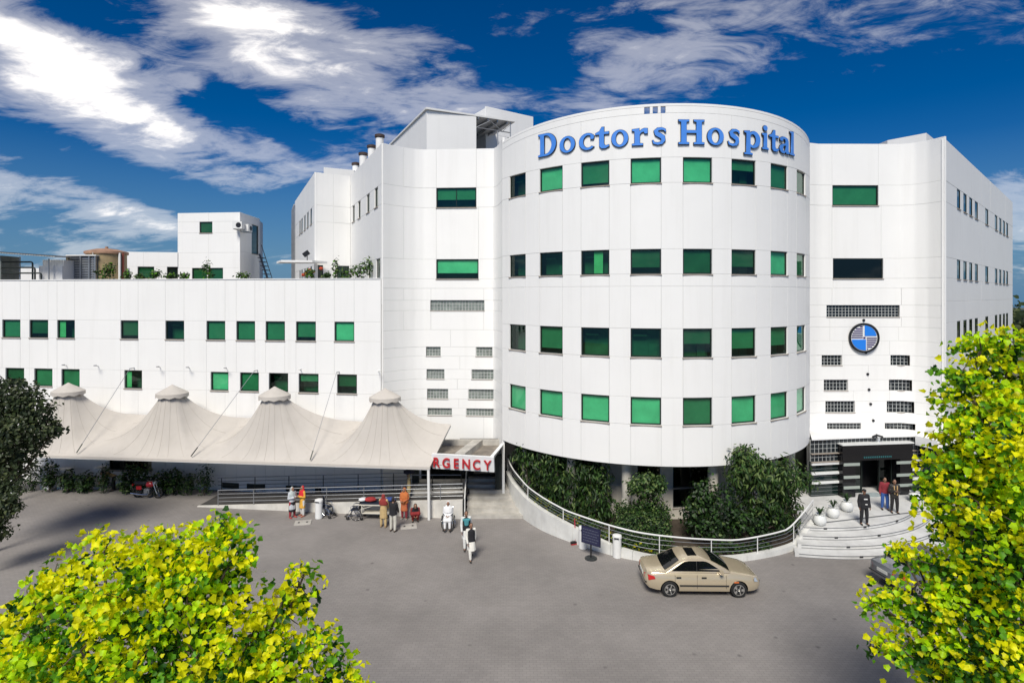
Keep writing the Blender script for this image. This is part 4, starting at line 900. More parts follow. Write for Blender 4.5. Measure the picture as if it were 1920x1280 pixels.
# black doorway box set forward of the screen
B0, B1 = pP.P(uP(1573), 0, .28), pP.P(uP(1704), 0, .28); pB2 = Path([B0.to_2d(), B1.to_2d()]); L2 = pB2.len
blk_g = mat('black_polished_stone', (.006, .006, .007), .08, spec=.6)
fbox(pB2, 0, L2, 2.62, 3.46, -.9, 0, blk_g, 'lintel', pt); fbox(pB2, -.04, L2+.04, 3.46, 3.52, -.95, .06, M['marble'], 'lintel_trim', pt)
fbox(pB2, 0, .75, PZ, 2.61, -.9, -.004, blk_g, 'jamb', pt); fbox(pB2, L2-.75, L2, PZ, 2.61, -.9, -.004, blk_g, 'jamb', pt)
for (x0, x1) in ((.05, .98), (L2-.98, L2-.05)):
    for z in (2.36, 1.68, 1.12): fbox(pB2, x0, x1, z, z+.15, .0, .04, mat('pale_glass_band', (.33, .37, .33), .2), 'pale_band', pt)
fbox(pB2, .75, L2-.75, PZ, 2.61, -1.7, -1.65, M['blackm'], 'lobby_back', pt)
for x in (.78, L2/2-.55, L2/2+.5, L2-.83): fbox(pB2, x, x+.05, PZ, 2.6, -.62, -.55, M['alu'], 'door_frame', pt)
for x0, x1 in ((.84, L2/2-.56), (L2/2+.56, L2-.84)): fbox(pB2, x0, x1, PZ+.02, 2.58, -.60, -.585, M['pane_dark'], 'glass_door', pt)
fbox(pB2, L2/2-.5, L2/2+.35, PZ+.0, PZ+.012, -.55, .1, mat('door_mat_stone', (.34, .40, .41), .5, var=.3, vscale=6), 'door_mat', pt)
# row of teal blocks stands in for the unreadable letters over the door
for k in range(15): fbox(pB2, L2*.30+k*L2*.027, L2*.30+k*L2*.027+.05, 2.74, 2.83, 0, .015, mat('teal_letter_block', (.03, .16, .17), .4) if k == 0 else bpy.data.materials['teal_letter_block'], 'letter_stand_in', pt)
mb = MB(); q = pP.P(uP(1640), 3.86, .15); mb.tube([(q.x, q.y, q.z-.1), (q.x, q.y, q.z+.12)], .04, 6); mb.tube([(q.x-.28, q.y-.1, q.z-.02), (q.x, q.y, q.z+.06), (q.x+.28, q.y-.1, q.z-.02)], .06, 6); mb.build('door_lamp', M['blackm'], pt)
# side canopy at the right
sc_ = thing('side_canopy', 'small white curved canopy on the right corner by the yellow tree', 'canopy', (24, 31, 3))
mb = MB(); c0 = Vector((X(1738, 31.0), 31.0)); mb.prism([(c0.x, c0.y+.9), (c0.x+.4, c0.y-.2), (c0.x+.9, c0.y-.5), (c0.x+1.7, c0.y-.5), (c0.x+2, c0.y+1.6), (c0.x+.6, c0.y+1.6)], 3.35, 3.85); mb.build('slab', M['plain'], sc_)
mb = MB(); mb.prism([(c0.x+.5, c0.y+1.0), (c0.x+1.4, c0.y+.1), (c0.x+1.7, c0.y+1.5)], 0, 3.34); mb.build('dark_recess', green_gl, sc_)
# white pots with plants
leafd = None
def pot(p, label, s=1.0):
    t = thing('plant_pot', label, 'plant pot', p, random.random()*6, 'white pots at the entrance')
    mb = MB(); mb.lathe([(.13*s, 0), (.22*s, .06*s), (.30*s, .2*s), (.31*s, .32*s), (.25*s, .46*s), (.20*s, .53*s), (.25*s, .57*s), (.22*s, .57*s), (.17*s, .50*s)], n=20); mb.build('pot', M['marble'], t, True)
    mb = MB()
    for k in range(22):
        th = random.random()*6.28; l = random.uniform(.25, .6)*s; a = random.uniform(.2, .9)
        p0 = Vector((0, 0, .5*s)); p1 = p0+Vector((math.cos(th)*a*l*.5, math.sin(th)*a*l*.5, l*.75)); p2 = p1+Vector((math.cos(th)*l*.35, math.sin(th)*l*.35, -l*.1)); w = Vector((-math.sin(th), math.cos(th), 0))*.035*s
        mb.add([p0-w*.4, p0+w*.4, p1+w, p1-w, p2], [(0, 1, 2, 3), (3, 2, 4)])
    mb.build('plant', leaf_mat('pot_leaf', (.03, .07, .02), .2) if 'pot_leaf' not in bpy.data.materials else bpy.data.materials['pot_leaf'], t, True); return t
for px, py, l in ((1537, 984, 'frontmost white plant pot, beside the end of the curved handrail'), (1562, 970, 'middle one of three white pots in a row left of the doorway'), (1588, 958, 'white pot nearest the doorway on its left side'), (1715, 940, 'single white plant pot on the right side of the doorway')):
    pot(G(px, py, PZ), l, .95)
# ------------------------------------------------------------------ cars
def bez(pts, x):
    return interp([p[0] for p in pts], [p[1] for p in pts], x)
tyre_m = mat('tyre_rubber', (.012, .012, .012), .85, bump=.2, bscale=60); rim_m = mat('alloy_rim', (.58, .57, .54), .3, metal=.8)
lamp_r = mat('red_lamp', (.5, .01, .012), .15, coat=1); lamp_c = mat('clear_lamp', (.62, .64, .66), .08, metal=.4, coat=1); car_glass = mat('tinted_car_glass', (.004, .005, .006), .05, spec=.35)
trim_m = mat('black_trim', (.018, .018, .018), .6); under_m = mat('underbody', (.008, .008, .008), .9)
def car(name, label, loc, rz, paint, group):
    t = thing(name, label, 'car', loc, rz, group)
    top = [(-2.2, .78), (-2.16, .90), (-2.0, .955), (-1.6, .985), (-1.1, .99), (.7, .985), (.95, .965), (1.3, .92), (1.75, .84), (2.05, .74), (2.18, .62), (2.23, .52)]
    wid = [(-2.22, .60), (-2.15, .70), (-2.0, .77), (-1.6, .825), (-1, .85), (.9, .85), (1.5, .83), (1.85, .78), (2.08, .68), (2.2, .55), (2.24, .45)]
    bot = [(-2.22, .42), (-2.1, .30), (-1.8, .24), (-1.2, .21), (1.6, .21), (1.95, .22), (2.15, .27), (2.24, .36)]
    xs = sorted([-2.22, -2.19, -2.14, -2.06, -1.95, -1.8, -1.62, -1.4, -1.15, -.9, -.6, -.3, 0, .3, .6, .85, 1.05, 1.25, 1.45, 1.62, 1.78, 1.92, 2.03, 2.11, 2.17, 2.21, 2.24])
    mb = MB(); rings = []; 
    for x in xs:
        zt, w, zb = bez(top, x), bez(wid, x), bez(bot, x); bz = min(zt-.03, .885 if x < .9 else zt-.045); bz = max(bz, zb+.08)
        mid = zb+(bz-zb)*.42; sh_z = zb+(bz-zb)*.8
        half = [(0, zb), (w*.8, zb), (w*.95, zb+.03), (w*.985, zb+(mid-zb)*.5), (w, mid), (w*.992, sh_z-.03), (w*.975, sh_z), (w*.935, bz), (w*.88, bz+(zt-bz)*.5), (w*.7, bz+(zt-bz)*.8), (w*.35, bz+(zt-bz)*.96), (0, zt)]
        ring = [(x, -y, z) for y, z in half]+[(x, y, z) for y, z in half[-2:0:-1]]; rings.append(ring)
    n = len(rings[0]); vs = [p for r in rings for p in r]
    mb.add(vs, [(i*n+j, i*n+(j+1) % n, (i+1)*n+(j+1) % n, (i+1)*n+j) for i in range(len(xs)-1) for j in range(n)]+[tuple(range(n-1, -1, -1)), tuple((len(xs)-1)*n+j for j in range(n))], 0, True)
    body = mb.build('body', [paint, under_m], t, True, recalc=True)
    # wheel arches
    WB = ((-1.31, .0), (1.31, .0))
    mbc = MB()
    for x, _ in WB:
        for s in (-1, 1): mbc.lathe([(.355, s*.48-.22*0), (.355, s*1.0)] if s > 0 else [(.355, -1.0), (.355, -.48)], (x, 0, .30), 28, axis='y')
    cut = mbc.build('cutter', under_m, None, recalc=True); cut.location = loc; cut.rotation_euler = (0, 0, rz)
    cut.matrix_world = Matrix.LocRotScale(Vector(loc), cut.rotation_euler, None)
    md = body.modifiers.new('arch', 'BOOLEAN'); md.operation = 'DIFFERENCE'; md.object = cut; md.solver = 'EXACT'
    try: md.material_mode = 'TRANSFER'
    except Exception: pass
    bpy.context.view_layer.update(); dg = bpy.context.evaluated_depsgraph_get(); me = bpy.data.meshes.new_from_object(body.evaluated_get(dg)); body.modifiers.clear(); body.data = me; bpy.data.objects.remove(cut)
    me.set_sharp_from_angle(angle=R(38))
    # cabin
    lev = [(0, .93, -1.52, 1.02, .79), (.3, 1.05, -1.30, .82, .765), (.62, 1.2, -1.04, .52, .70), (.86, 1.32, -.82, .24, .635), (.96, 1.375, -.68, .05, .58), (1.0, 1.40, -.45, -.15, .36)]
    def rr(xa, xb, w, z, bow):
        pts = []; xm, hl = (xa+xb)/2, (xb-xa)/2
        for (sx, sy) in ((1, -1), (1, 1), (-1, 1), (-1, -1)):
            for k in range(5):
                f = k/4*PI/2; cxn, cyn = (math.cos(f), math.sin(f)) if sx*sy < 0 else (math.sin(f), math.cos(f))
                r = .10; 
                if sx*sy > 0: px_, py_ = hl-r+r*math.sin(f), w-r+r*math.cos(f)
                else: px_, py_ = hl-r+r*math.cos(f), w-r+r*math.sin(f)
                pts.append((xm+sx*px_+ (bow*(1-(py_/w)**2) if sx > 0 else -bow*.7*(1-(py_/w)**2)), sy*py_, z))
        order = sorted(pts, key=lambda p: math.atan2((p[1])/w, (p[0]-xm)/hl)); return order
    rg = [rr(xa, xb, w, z, .10*(1-f*.4)) for f, z, xa, xb, w in lev]; n = len(rg[0]); mb = MB()
    mb.add([p for r in rg for p in r], [(i*n+j, i*n+(j+1) % n, (i+1)*n+(j+1) % n, (i+1)*n+j) for i in range(len(rg)-1) for j in range(n)]+[tuple((len(rg)-1)*n+j for j in range(n))], 0, True)
    rf = mb.build('roof', paint, t, True, recalc=True)
    def lv(z):
        for a, b in zip(lev, lev[1:]):
            if z <= b[1]: f = (z-a[1])/(b[1]-a[1]); return [a[k]+(b[k]-a[k])*f for k in (2, 3, 4)]
    # side glass: one dark band with rounded ends on each side
    for s in (-1, 1):
        pts = []
        for x, z in [(-1.23, .985), (.70, .985), (.60, 1.05), (.42, 1.15), (.22, 1.26), (.12, 1.30), (0, 1.315), (-.55, 1.315), (-.72, 1.29), (-.88, 1.22), (-1.05, 1.11), (-1.2, 1.02)]:
            xa, xb, w = lv(z); pts.append((x, s*(w+.007), z))
        mb = MB(); mb.add(pts, [tuple(range(len(pts))) if s < 0 else tuple(range(len(pts)-1, -1, -1))]); g = mb.build('side_window', car_glass, t, True)
        for xp in (-.28,):
            mb = MB(); xa, xb, w0 = lv(.985); xa, xb, w1 = lv(1.31); mb.obox((xp, s*(w0+.010), .985), (xp+.02, s*(w1+.010), 1.31), .012, .05); mb.build('window_pillar', trim_m, g, True)
    def glass_end(front):
        P_ = []
        for z in (.975, 1.08, 1.19, 1.295):
            xa, xb, w = lv(z); x = xb if front else xa; sg = 1 if front else -1; row = []
            f = (z-.93)/.47; bow = .10*(1-f*.4)
            for k in range(9):
                y = (-1+k/4)*(w-.13); row.append((x+sg*((bow if front else bow*.7)*(1-(y/w)**2)+.012), y, z+.008))
            P_.append(row)
        mb = MB(); mb.add([p for r in P_ for p in r], [(i*9+k, i*9+k+1, (i+1)*9+k+1, (i+1)*9+k) for i in range(3) for k in range(8)], 0, True); return mb.build('windscreen' if front else 'rear_window', car_glass, t, True)
    glass_end(True); rw = glass_end(False)
    mb = MB(); mb.prism([(-.02, -.38), (.16, -.36), (.16, .36), (-.02, .38)], 0, .01); 
    xa = [(x, y, 1.405 if abs(y) < .36 else 1.400) for x, y in ((-.52, -.36), (-.16, -.34), (-.16, .34), (-.52, .36))]
    mb = MB(); mb.add([(x, y, z+.005) for x, y, z in xa]+[(x, y, z-.03) for x, y, z in xa], [(0, 1, 2, 3), (0, 4, 5, 1), (1, 5, 6, 2), (2, 6, 7, 3), (3, 7, 4, 0)]); mb.build('sunroof', car_glass, t, True)
    # wheels
    for x, _ in WB:
        for s in (-1, 1):
            mb = MB(); mb.lathe([(.20, -.09), (.275, -.095), (.30, -.07), (.30, .07), (.275, .095), (.20, .09)], (x, s*.735, .30), 32, axis='y'); w = mb.build('wheel', tyre_m, t, True, recalc=True)
            mb = MB(); c = (x, s*.735, .30); mb.lathe([(.205, s*.03), (.205, s*.096), (.185, s*.098), (.175, s*.05)], c, 28, axis='y')
            mb.lathe([(.05, s*.05), (.05, s*.09), (.03, s*.098)], c, 14, axis='y')
            for k in range(5):
                a = 2*PI*k/5; p0 = (x+.03*math.cos(a), s*.805, .30+.03*math.sin(a)); p1 = (x+.19*math.cos(a), s*.812, .30+.19*math.sin(a)); mb.obox(p0, p1, .035, .085)
            mb.build('rim', rim_m, w, True)
            mb = MB(); mb.lathe([(.17, s*.02), (.17, s*.03)], c, 20, axis='y'); mb.build('brake_disc', under_m, w, True)
    # lamps, handles, mouldings, mirrors, plates
    for s in (-1, 1):
        mb = MB(); mb.add([(-2.12, s*.715, .83), (-1.90, s*.80, .80), (-1.86, s*.815, .70), (-2.10, s*.745, .62), (-2.235, s*.46, .63), (-2.225, s*.48, .82)], [(0, 1, 2, 3), (0, 3, 4, 5)] if s > 0 else [(3, 2, 1, 0), (5, 4, 3, 0)]); mb.build('tail_lamp', lamp_r, t, True)
        mb = MB(); mb.add([(2.10, s*.40, .685), (1.98, s*.665, .735), (1.86, s*.782, .745), (1.90, s*.785, .62), (2.07, s*.69, .575), (2.225, s*.42, .56)], [(0, 1, 4, 5), (1, 2, 3, 4)] if s < 0 else [(5, 4, 1, 0), (4, 3, 2, 1)]); mb.build('headlight', lamp_c, t, True)
        mb = MB(); mb.obox((-.95, s*.862, .47), (.92, s*.862, .47), .014, .05); mb.build('side_moulding', trim_m, t, True)
        mb = MB(); mb.obox((1.12, s*.842, .60), (1.30, s*.836, .60), .012, .05); mb.build('side_repeater', mat('amber_lamp', (.6, .16, .05), .2) if 'amber_lamp' not in bpy.data.materials else bpy.data.materials['amber_lamp'], t, True)
        for x in (-.98, -.02):
            mb = MB(); mb.obox((x-.09, s*.846, .765), (x+.09, s*.846, .765), .03, .05); mb.build('door_handle', trim_m, t, True)
        for x in (-1.12, -.28, .82):
            mb = MB(); mb.obox((x, s*.852, .36), (x, s*.838, .86), .008, .01); mb.build('door_gap', under_m, t, True)
        mb = MB(); mb.box((.62, s*.90, 1.0), (.12, .19, .12)); mb.box((.66, s*.82, .97), (.08, .08, .05)); mi = mb.build('wing_mirror', paint, t, True)
    mb = MB(); mb.box((2.215, 0, .47), (.05, .9, .10)); mb.build('grille', trim_m, t, True)
    mb = MB(); mb.box((-2.235, 0, .70), (.02, .5, .12)); mb.build('rear_plate', mat('plate', (.6, .6, .55), .5) if 'plate' not in bpy.data.materials else bpy.data.materials['plate'], t, True)
    mb = MB(); mb.obox((-2.16, -.68, .52), (-2.16, .68, .52), .14, .035); mb.build('bumper_strip', trim_m, t, True)
    for s in (-1, 1):
        mb = MB(); mb.obox((.88, s*.1, .985), (.70, s*.62-.1, 1.09), .012, .012); mb.build('wiper', trim_m, t, True)
    mb = MB(); mb.box((-1.28, -.1, 1.035), (.02, .3, .01)); 
    return t
champ = mat('champagne_metallic', (.56, .47, .33), .24, metal=.4, coat=.8, var=.015)
silver = mat('silver_metallic', (.16, .17, .185), .3, metal=.4, coat=.8)
pA_, pB_ = G(1257, 1119), G(1385, 1120.5)
car('parked_car', 'champagne gold saloon car parked on the forecourt by the curved railing', (7.36, 23.0, 0.004), R(-1.0), champ, 'cars on the forecourt')
car('parked_car', 'dark silver car with red tail lamp mostly hidden behind the right yellow tree', (16.75, 23.25, 0.004), R(10), silver, 'cars on the forecourt')

# ------------------------------------------------------------------ motorcycle
mc = thing('motorcycle', 'red motorcycle standing in front of the shrubs under the tents', 'motorcycle', G(277, 933), R(-6))
red_p = mat('red_paint', (.42, .012, .015), .25, coat=.8); chrome = mat('chrome', (.75, .75, .76), .12, metal=1)
for x in (-.62, .62):
    mb = MB(); pr = [(.255+.045*math.cos(a), .045*math.sin(a)) for a in [2*PI*i/10 for i in range(11)]]; mb.lathe(pr, (x, 0, .30), 28, axis='y', caps=False); w = mb.build('wheel', tyre_m, mc, True)
    mb = MB(); mb.lathe([(.235, -.02), (.235, .02), (.215, .02), (.215, -.02), (.235, -.02)], (x, 0, .3), 24, axis='y', caps=False); mb.lathe([(.05, -.06), (.05, .06)], (x, 0, .3), 12, axis='y')
    for k in range(10):
        a = 2*PI*k/10; mb.tube([(x+.04*math.cos(a), .03, .3+.04*math.sin(a)), (x+.22*math.cos(a+.2), 0, .3+.22*math.sin(a+.2))], .005, 4)
    mb.build('rim', chrome, w, True)
    mb = MB(); vs = []
    a0, a1 = (R(20), R(165)) if x < 0 else (R(40), R(150))
    for i in range(13):
        a = a0+(a1-a0)*i/12
        for y in (-.07, .07): vs.append((x+.335*math.cos(a), y, .30+.335*math.sin(a)))
    mb.add(vs, [(2*i, 2*i+1, 2*i+3, 2*i+2) for i in range(12)], 0, True); mb.build('mudguard', chrome, mc, True)
mb = MB()
for s in (-1, 1): mb.tube([(.62, s*.09, .30), (.42, s*.09, .82), (.38, s*.08, .95)], .024, 8)
mb.build('fork', chrome, mc, True)
mb = MB(); mb.tube([(.36, -.36, 1.06), (.40, -.2, 1.04), (.38, 0, .98), (.40, .2, 1.04), (.36, .36, 1.06)], .016, 8); mb.build('handlebar', chrome, mc, True)
mb = MB(); mb.lathe([(.02, 0), (.16, .03), (.19, .12), (.17, .26), (.08, .42), (.02, .46)], (-.02, 0, .78), 14, axis='x'); mb.build('fuel_tank', red_p, mc, True)
mb = MB(); mb.tube([(.38, 0, .9), (-.1, 0, .78), (-.6, 0, .72)], .03, 8); mb.tube([(.36, 0, .85), (.15, 0, .3), (-.3, 0, .3), (-.5, 0, .68)], .025, 8); mb.tube([(-.3, .07, .32), (-.62, .08, .3)], .022, 6); mb.tube([(-.3, -.07, .32), (-.62, -.08, .3)], .022, 6); mb.build('frame', M['blackm'], mc, True)
mb = MB(); mb.tube([(.05, 0, .85), (-.2, 0, .83), (-.5, 0, .84), (-.78, 0, .88)], [.09, .13, .13, .08], 10); mb.build('seat', M['blackm'], mc, True)
mb = MB(); mb.box((.02, 0, .42), (.34, .26, .26)); mb.lathe([(.10, -.2), (.12, -.12), (.12, .12), (.10, .2)], (.03, 0, .40), 14, axis='y'); mb.build('engine', M['steelgrey'], mc, True)
mb = MB(); mb.tube([(.15, -.14, .4), (.12, -.16, .24), (-.3, -.17, .24), (-.9, -.18, .30)], [.022, .025, .04, .05], 10); mb.build('exhaust', chrome, mc, True)
mb = MB(); mb.lathe([(.03, 0), (.09, .04), (.10, .10)], (.42, 0, .88), 14, axis='x'); mb.build('headlight', lamp_c, mc, True)
mb = MB(); mb.box((-.9, 0, .72), (.05, .12, .08)); mb.build('tail_lamp', lamp_r, mc, True)
mb = MB(); mb.box((-.45, -.12, .6), (.32, .02, .2)); mb.build('side_panel', red_p, mc, True)
for s in (-1, 1):
    mb = MB(); mb.tube([(.36, s*.28, 1.05), (.33, s*.34, 1.2)], .008, 6); mb.lathe([(.045, 0), (.05, .01), (.02, .03)], (.30, s*.35, 1.22), 10, axis='x'); mb.build('mirror', M['blackm'], mc, True)

# ------------------------------------------------------------------ wheelchairs and trolley
vinyl = mat('dark_blue_vinyl', (.012, .018, .035), .5)
def wheelchair():
    t = thing('wheelchair', 'w', 'wheelchair', (0, 0, 0), 0, 'wheelchairs by the ramp wall')
    mb = MB(); mb.box((0, 0, .50), (.44, .42, .05)); mb.build('seat', vinyl, t, True)
    mb = MB(); mb.obox((0, .22, .5), (0, .29, .95), .42, .03); mb.build('backrest', vinyl, t, True)
    for s in (-1, 1):
        c = (s*.29, .12, .305); mb = MB(); pr = [(.285+.018*math.cos(a), .018*math.sin(a)) for a in [2*PI*i/8 for i in range(9)]]; mb.lathe(pr, c, 28, axis='x', caps=False); w = mb.build('wheel', tyre_m, t, True)
        mb = MB(); mb.lathe([(.04, -.04), (.04, .04)], c, 10, axis='x')
        pr = [(.25+.01*math.cos(a), s*.04+.01*math.sin(a)) for a in [2*PI*i/6 for i in range(7)]]; mb.lathe(pr, c, 24, axis='x', caps=False)
        for k in range(12):
            a = 2*PI*k/12; mb.tube([(c[0], c[1]+.03*math.cos(a), c[2]+.03*math.sin(a)), (c[0], c[1]+.27*math.cos(a), c[2]+.27*math.sin(a))], .004, 4)
        mb.build('spokes', chrome, w, True)
        mb = MB(); mb.lathe([(.05, -.015), (.09, -.015), (.09, .015), (.05, .015)], (s*.22, -.34, .09), 14, axis='x'); mb.build('castor', tyre_m, t, True)
        mb = MB(); x = s*.23; mb.tube([(x, .32, .98), (x, .28, .93), (x, .2, .5), (x, .12, .31)], .013, 6); mb.tube([(x, .2, .5), (x, -.24, .5), (x, -.36, .18), (x, -.34, .12)], .013, 6); mb.tube([(x, .26, .72), (x, -.12, .72), (x, -.18, .68), (x, -.18, .5)], .013, 6); mb.tube([(x, .12, .31), (x, -.34, .2)], .013, 6); mb.build('frame', chrome, t, True)
        mb = MB(); mb.box((x, .04, .735), (.05, .26, .03)); mb.build('armrest', vinyl, t, True)
        mb = MB(); mb.obox((s*.12, -.42, .14), (s*.12, -.54, .17), .16, .02); mb.build('footrest', M['blackm'], t, True)
        mb = MB(); mb.tube([(x, .30, .98), (x, .42, .98)], .016, 8); mb.build('push_handle', M['blackm'], t, True)
    return t
wc0 = wheelchair(); wc0.location = G(612, 968); wc0.rotation_euler.z = R(72); wc0['label'] = 'empty dark wheelchair beside the white bin under the ramp wall'
c = copy_tree(wc0); c.location = G(667, 972); c.rotation_euler.z = R(-95); c['label'] = 'wheelchair standing at the left end of the patient trolley'
c = copy_tree(wc0); c.location = G(840, 990); c.rotation_euler.z = R(2); c['label'] = 'wheelchair in which the person in white sits'
tr = thing('patient_trolley', 'cream patient trolley with bundles on top by the ramp wall', 'trolley', G(708, 972), R(-3))
cr_m = mat('cream_steel', (.62, .59, .50), .4)
mb = MB(); mb.box((0, 0, .80), (1.85, .62, .05)); mb.build('top', cr_m, tr, True)
mb = MB(); mb.box((.05, 0, .86), (1.7, .56, .08)); mb.build('mattress', vinyl, tr, True)
mb = MB(); mb.box((0, 0, .34), (1.4, .5, .03)); mb.build('lower_shelf', cr_m, tr, True)
for sx in (-1, 1):
    for sy in (-1, 1):
        mb = MB(); mb.tube([(sx*.75, sy*.27, .12), (sx*.75, sy*.27, .8)], .022, 8); mb.build('leg', cr_m, tr, True)
        mb = MB(); mb.lathe([(.03, -.015), (.075, -.015), (.075, .015), (.03, .015)], (sx*.75, sy*.27, .075), 14, axis='y'); mb.build('castor', tyre_m, tr, True)
mb = MB(); mb.tube([(-.75, -.27, .36), (.75, -.27, .36)], .018, 6); mb.tube([(-.75, -.27, .58), (-.1, -.27, .78)], .015, 6); mb.build('brace', cr_m, tr, True)
def bundle(name, label, cat, c, r, m):
    mb = MB(); n, k = 12, 7; vs = []
    for i in range(k):
        f = i/(k-1)*PI
        for j in range(n):
            th = 2*PI*j/n; q = 1+.14*math.sin(3*th+i)+.08*math.sin(5*th-2*i); vs.append((c[0]+r[0]*math.sin(f)*math.cos(th)*q, c[1]+r[1]*math.sin(f)*math.sin(th)*q, c[2]+r[2]*(1-math.cos(f))))
    mb.add(vs, [(i*n+j, i*n+(j+1) % n, (i+1)*n+(j+1) % n, (i+1)*n+j) for i in range(k-1) for j in range(n)], 0, True); o = mb.build(name, m); tag(o, label, cat); return o
tq = Vector(tr.location)
bundle('bedding_bundle', 'dark red bundle lying on the patient trolley', 'bundle', (tq.x-.35, tq.y-.05, .90), (.3, .2, .12), mat('red_cloth', (.35, .03, .03), .9, var=.2))
bundle('bedding_bundle', 'white bundle lying on the patient trolley', 'bundle', (tq.x-.75, tq.y, .90), (.22, .2, .1), mat('white_cloth', (.65, .65, .66), .9, var=.1))
bundle('bedding_bundle', 'blue bundle lying at the right end of the patient trolley', 'bundle', (tq.x+.65, tq.y, .90), (.3, .2, .11), mat('blue_cloth', (.03, .06, .2), .9, var=.2))
# ------------------------------------------------------------------ bins, sign board, broom, covers
def bin_(p, label, slot=True):
    t = thing('litter_bin', label, 'bin', p, random.uniform(-.3, .3), 'white litter bins')
    mb = MB(); mb.lathe([(.17, 0), (.19, .02), (.19, .86), (.21, .87), (.21, .93), (.19, .98), (.10, 1.01), (.02, 1.02)], n=22); mb.build('bin_body', M['whitepaint'], t, True)
    if slot:
        mb = MB(); mb.obox((-.10, -.215, .90), (.10, -.215, .90), .02, .05); mb.build('slot', M['blackm'], t, True)
    return t
bin_(G(598, 971), 'white bin beside the empty wheelchair')
bin_(G(1157, 1044), 'white litter bin with a slot standing right of the dark sign board')
bin_(G(1093, 1027), 'white bin half hidden behind the dark sign board')
bin_(G(407, 922, .0)+Vector((0, .6, 0)), 'white bin at the left foot of the ramp railing')
sb = thing('sign_board', 'dark notice board on a pole with a round base before the garden wall', 'sign', G(1108, 1047), R(-38))
mb = MB(); mb.lathe([(.27, 0), (.27, .04), (.24, .06), (.05, .08)], n=24); mb.build('base', mat('dark_base', (.05, .055, .055), .4, metal=.5), sb, True)
mb = MB(); mb.tube([(0, 0, .05), (0, 0, .62)], .035, 10); mb.build('pole', M['blackm'], sb, True)
mb = MB(); mb.box((0, 0, 1.0), (.95, .05, .76)); bo = mb.build('board', mat('navy_board', (.012, .014, .04), .4), sb, True)
mb = MB(); mb.box((0, -.03, 1.0), (.9, .012, .70)); mb.build('face', mat('navy_face', (.02, .022, .06), .35), bo, True)
nl = mat('faded_line', (.09, .10, .14), .6); mb = MB()
for r_ in range(5):
    x = -.38
    while x < .34: w = random.uniform(.05, .14); mb.box((x+w/2, -.038, 1.25-r_*.12), (w, .008, .035)); x += w+.03
bm_ = mb.build('faded_text_rows', nl, bo, True)
br = thing('broom', 'red handled broom with a black head leaning at the garden wall', 'broom', G(1081, 1021), R(20))
mb = MB(); mb.tube([(0, .1, .12), (0, .2, 1.15)], .022, 8); mb.build('handle', mat('pink_red', (.45, .01, .05), .5), br, True)
mb = MB(); mb.box((0, .08, .10), (.5, .12, .10)); mb.build('head', M['blackm'], br, True)
mb = MB()
for k in range(14): mb.box((-.23+k*.035, .07, .03), (.025, .12, .06))
mb.build('bristles', mat('red_bristle', (.4, .03, .03), .8), br, True)
for px, py, l in ((568, 980, 'pale concrete manhole cover near the two standing women'), (766, 987, 'pale concrete manhole cover near the squatting woman')):
    t = thing('manhole_cover', l, 'manhole cover', G(px, py), R(12), 'manhole covers')
    mb = MB(); mb.box((0, 0, .02), (.8, .62, .035)); mb.build('slab', M['concrete'], t, True)
    for x in (-.2, .2):
        mb = MB(); mb.box((x, 0, .04), (.09, .12, .012)); mb.build('lifting_hole', M['blackm'], t, True)
# ------------------------------------------------------------------ white planter blocks along the wing
for px, w, h, l in ((83, .62, 1.25, 'leftmost white planter pier under the tents'), (114, .55, 1.1, 'second white planter pier from the left'), (182, .5, 1.2, 'white planter pier beside the bending man')):
    p = G(px, 917); t = thing('planter_pier', l, 'planter', p, R(-8), 'white planter piers'); mb = MB(); mb.box((0, .25, h/2), (w, .5, h)); mb.build('pier', M['plain'], t, True)
    mb = MB(); mb.box((0, .25, h+.03), (w+.06, .56, .06)); mb.build('capping', M['plain'], t, True)
# ------------------------------------------------------------------ people
def ellipsoid_pts(c, r, n=10, k=6):
    out = []
    for i in range(k+1):
        f = PI*i/k
        for j in range(n):
            th = 2*PI*j/n; out.append((c[0]+r[0]*math.sin(f)*math.cos(th), c[1]+r[1]*math.sin(f)*math.sin(th), c[2]+r[2]*math.cos(f)))
    return out
def r3(r): return r if isinstance(r, tuple) else (r, r, r)
def hull_mesh(parts, voxel, m, smooth=2):
    """parts: (point, radius, point, radius) -> one continuous remeshed skin"""
    bm = bmesh.new()
    for a, ra, b, rb in parts:
        vs = [bm.verts.new(p) for p in ellipsoid_pts(a, r3(ra))+ellipsoid_pts(b, r3(rb))]
        ret = bmesh.ops.convex_hull(bm, input=vs)
        gone = [v for v in vs if v.is_valid and not v.link_faces]
        bmesh.ops.delete(bm, geom=gone, context='VERTS')
    me = bpy.data.meshes.new('skin'); bm.to_mesh(me); bm.free(); o = bpy.data.objects.new('skin', me); col.objects.link(o)
    rm = o.modifiers.new('r', 'REMESH'); rm.mode = 'VOXEL'; rm.voxel_size = voxel; rm.use_smooth_shade = True
    if smooth: sm = o.modifiers.new('s', 'SMOOTH'); sm.iterations = smooth; sm.factor = .5
    res = bpy.data.meshes.new_from_object(o.evaluated_get(bpy.context.evaluated_depsgraph_get())); bpy.data.objects.remove(o)
    res.materials.clear(); res.materials.append(m); res.polygons.foreach_set('use_smooth', [True]*len(res.polygons)); return res
skin_m = mat('skin', (.27, .145, .09), .55); eye_m = mat('eye_dark', (.015, .012, .01), .2); hair_m = mat('black_hair', (.012, .010, .009), .7)
_cl = {}
def cloth(c, rough=.9):
    if c not in _cl: _cl[c] = mat('cloth', c, rough, var=.12, vscale=9, bump=.35, bscale=14)
    return _cl[c]
def V(*a): return Vector(a)
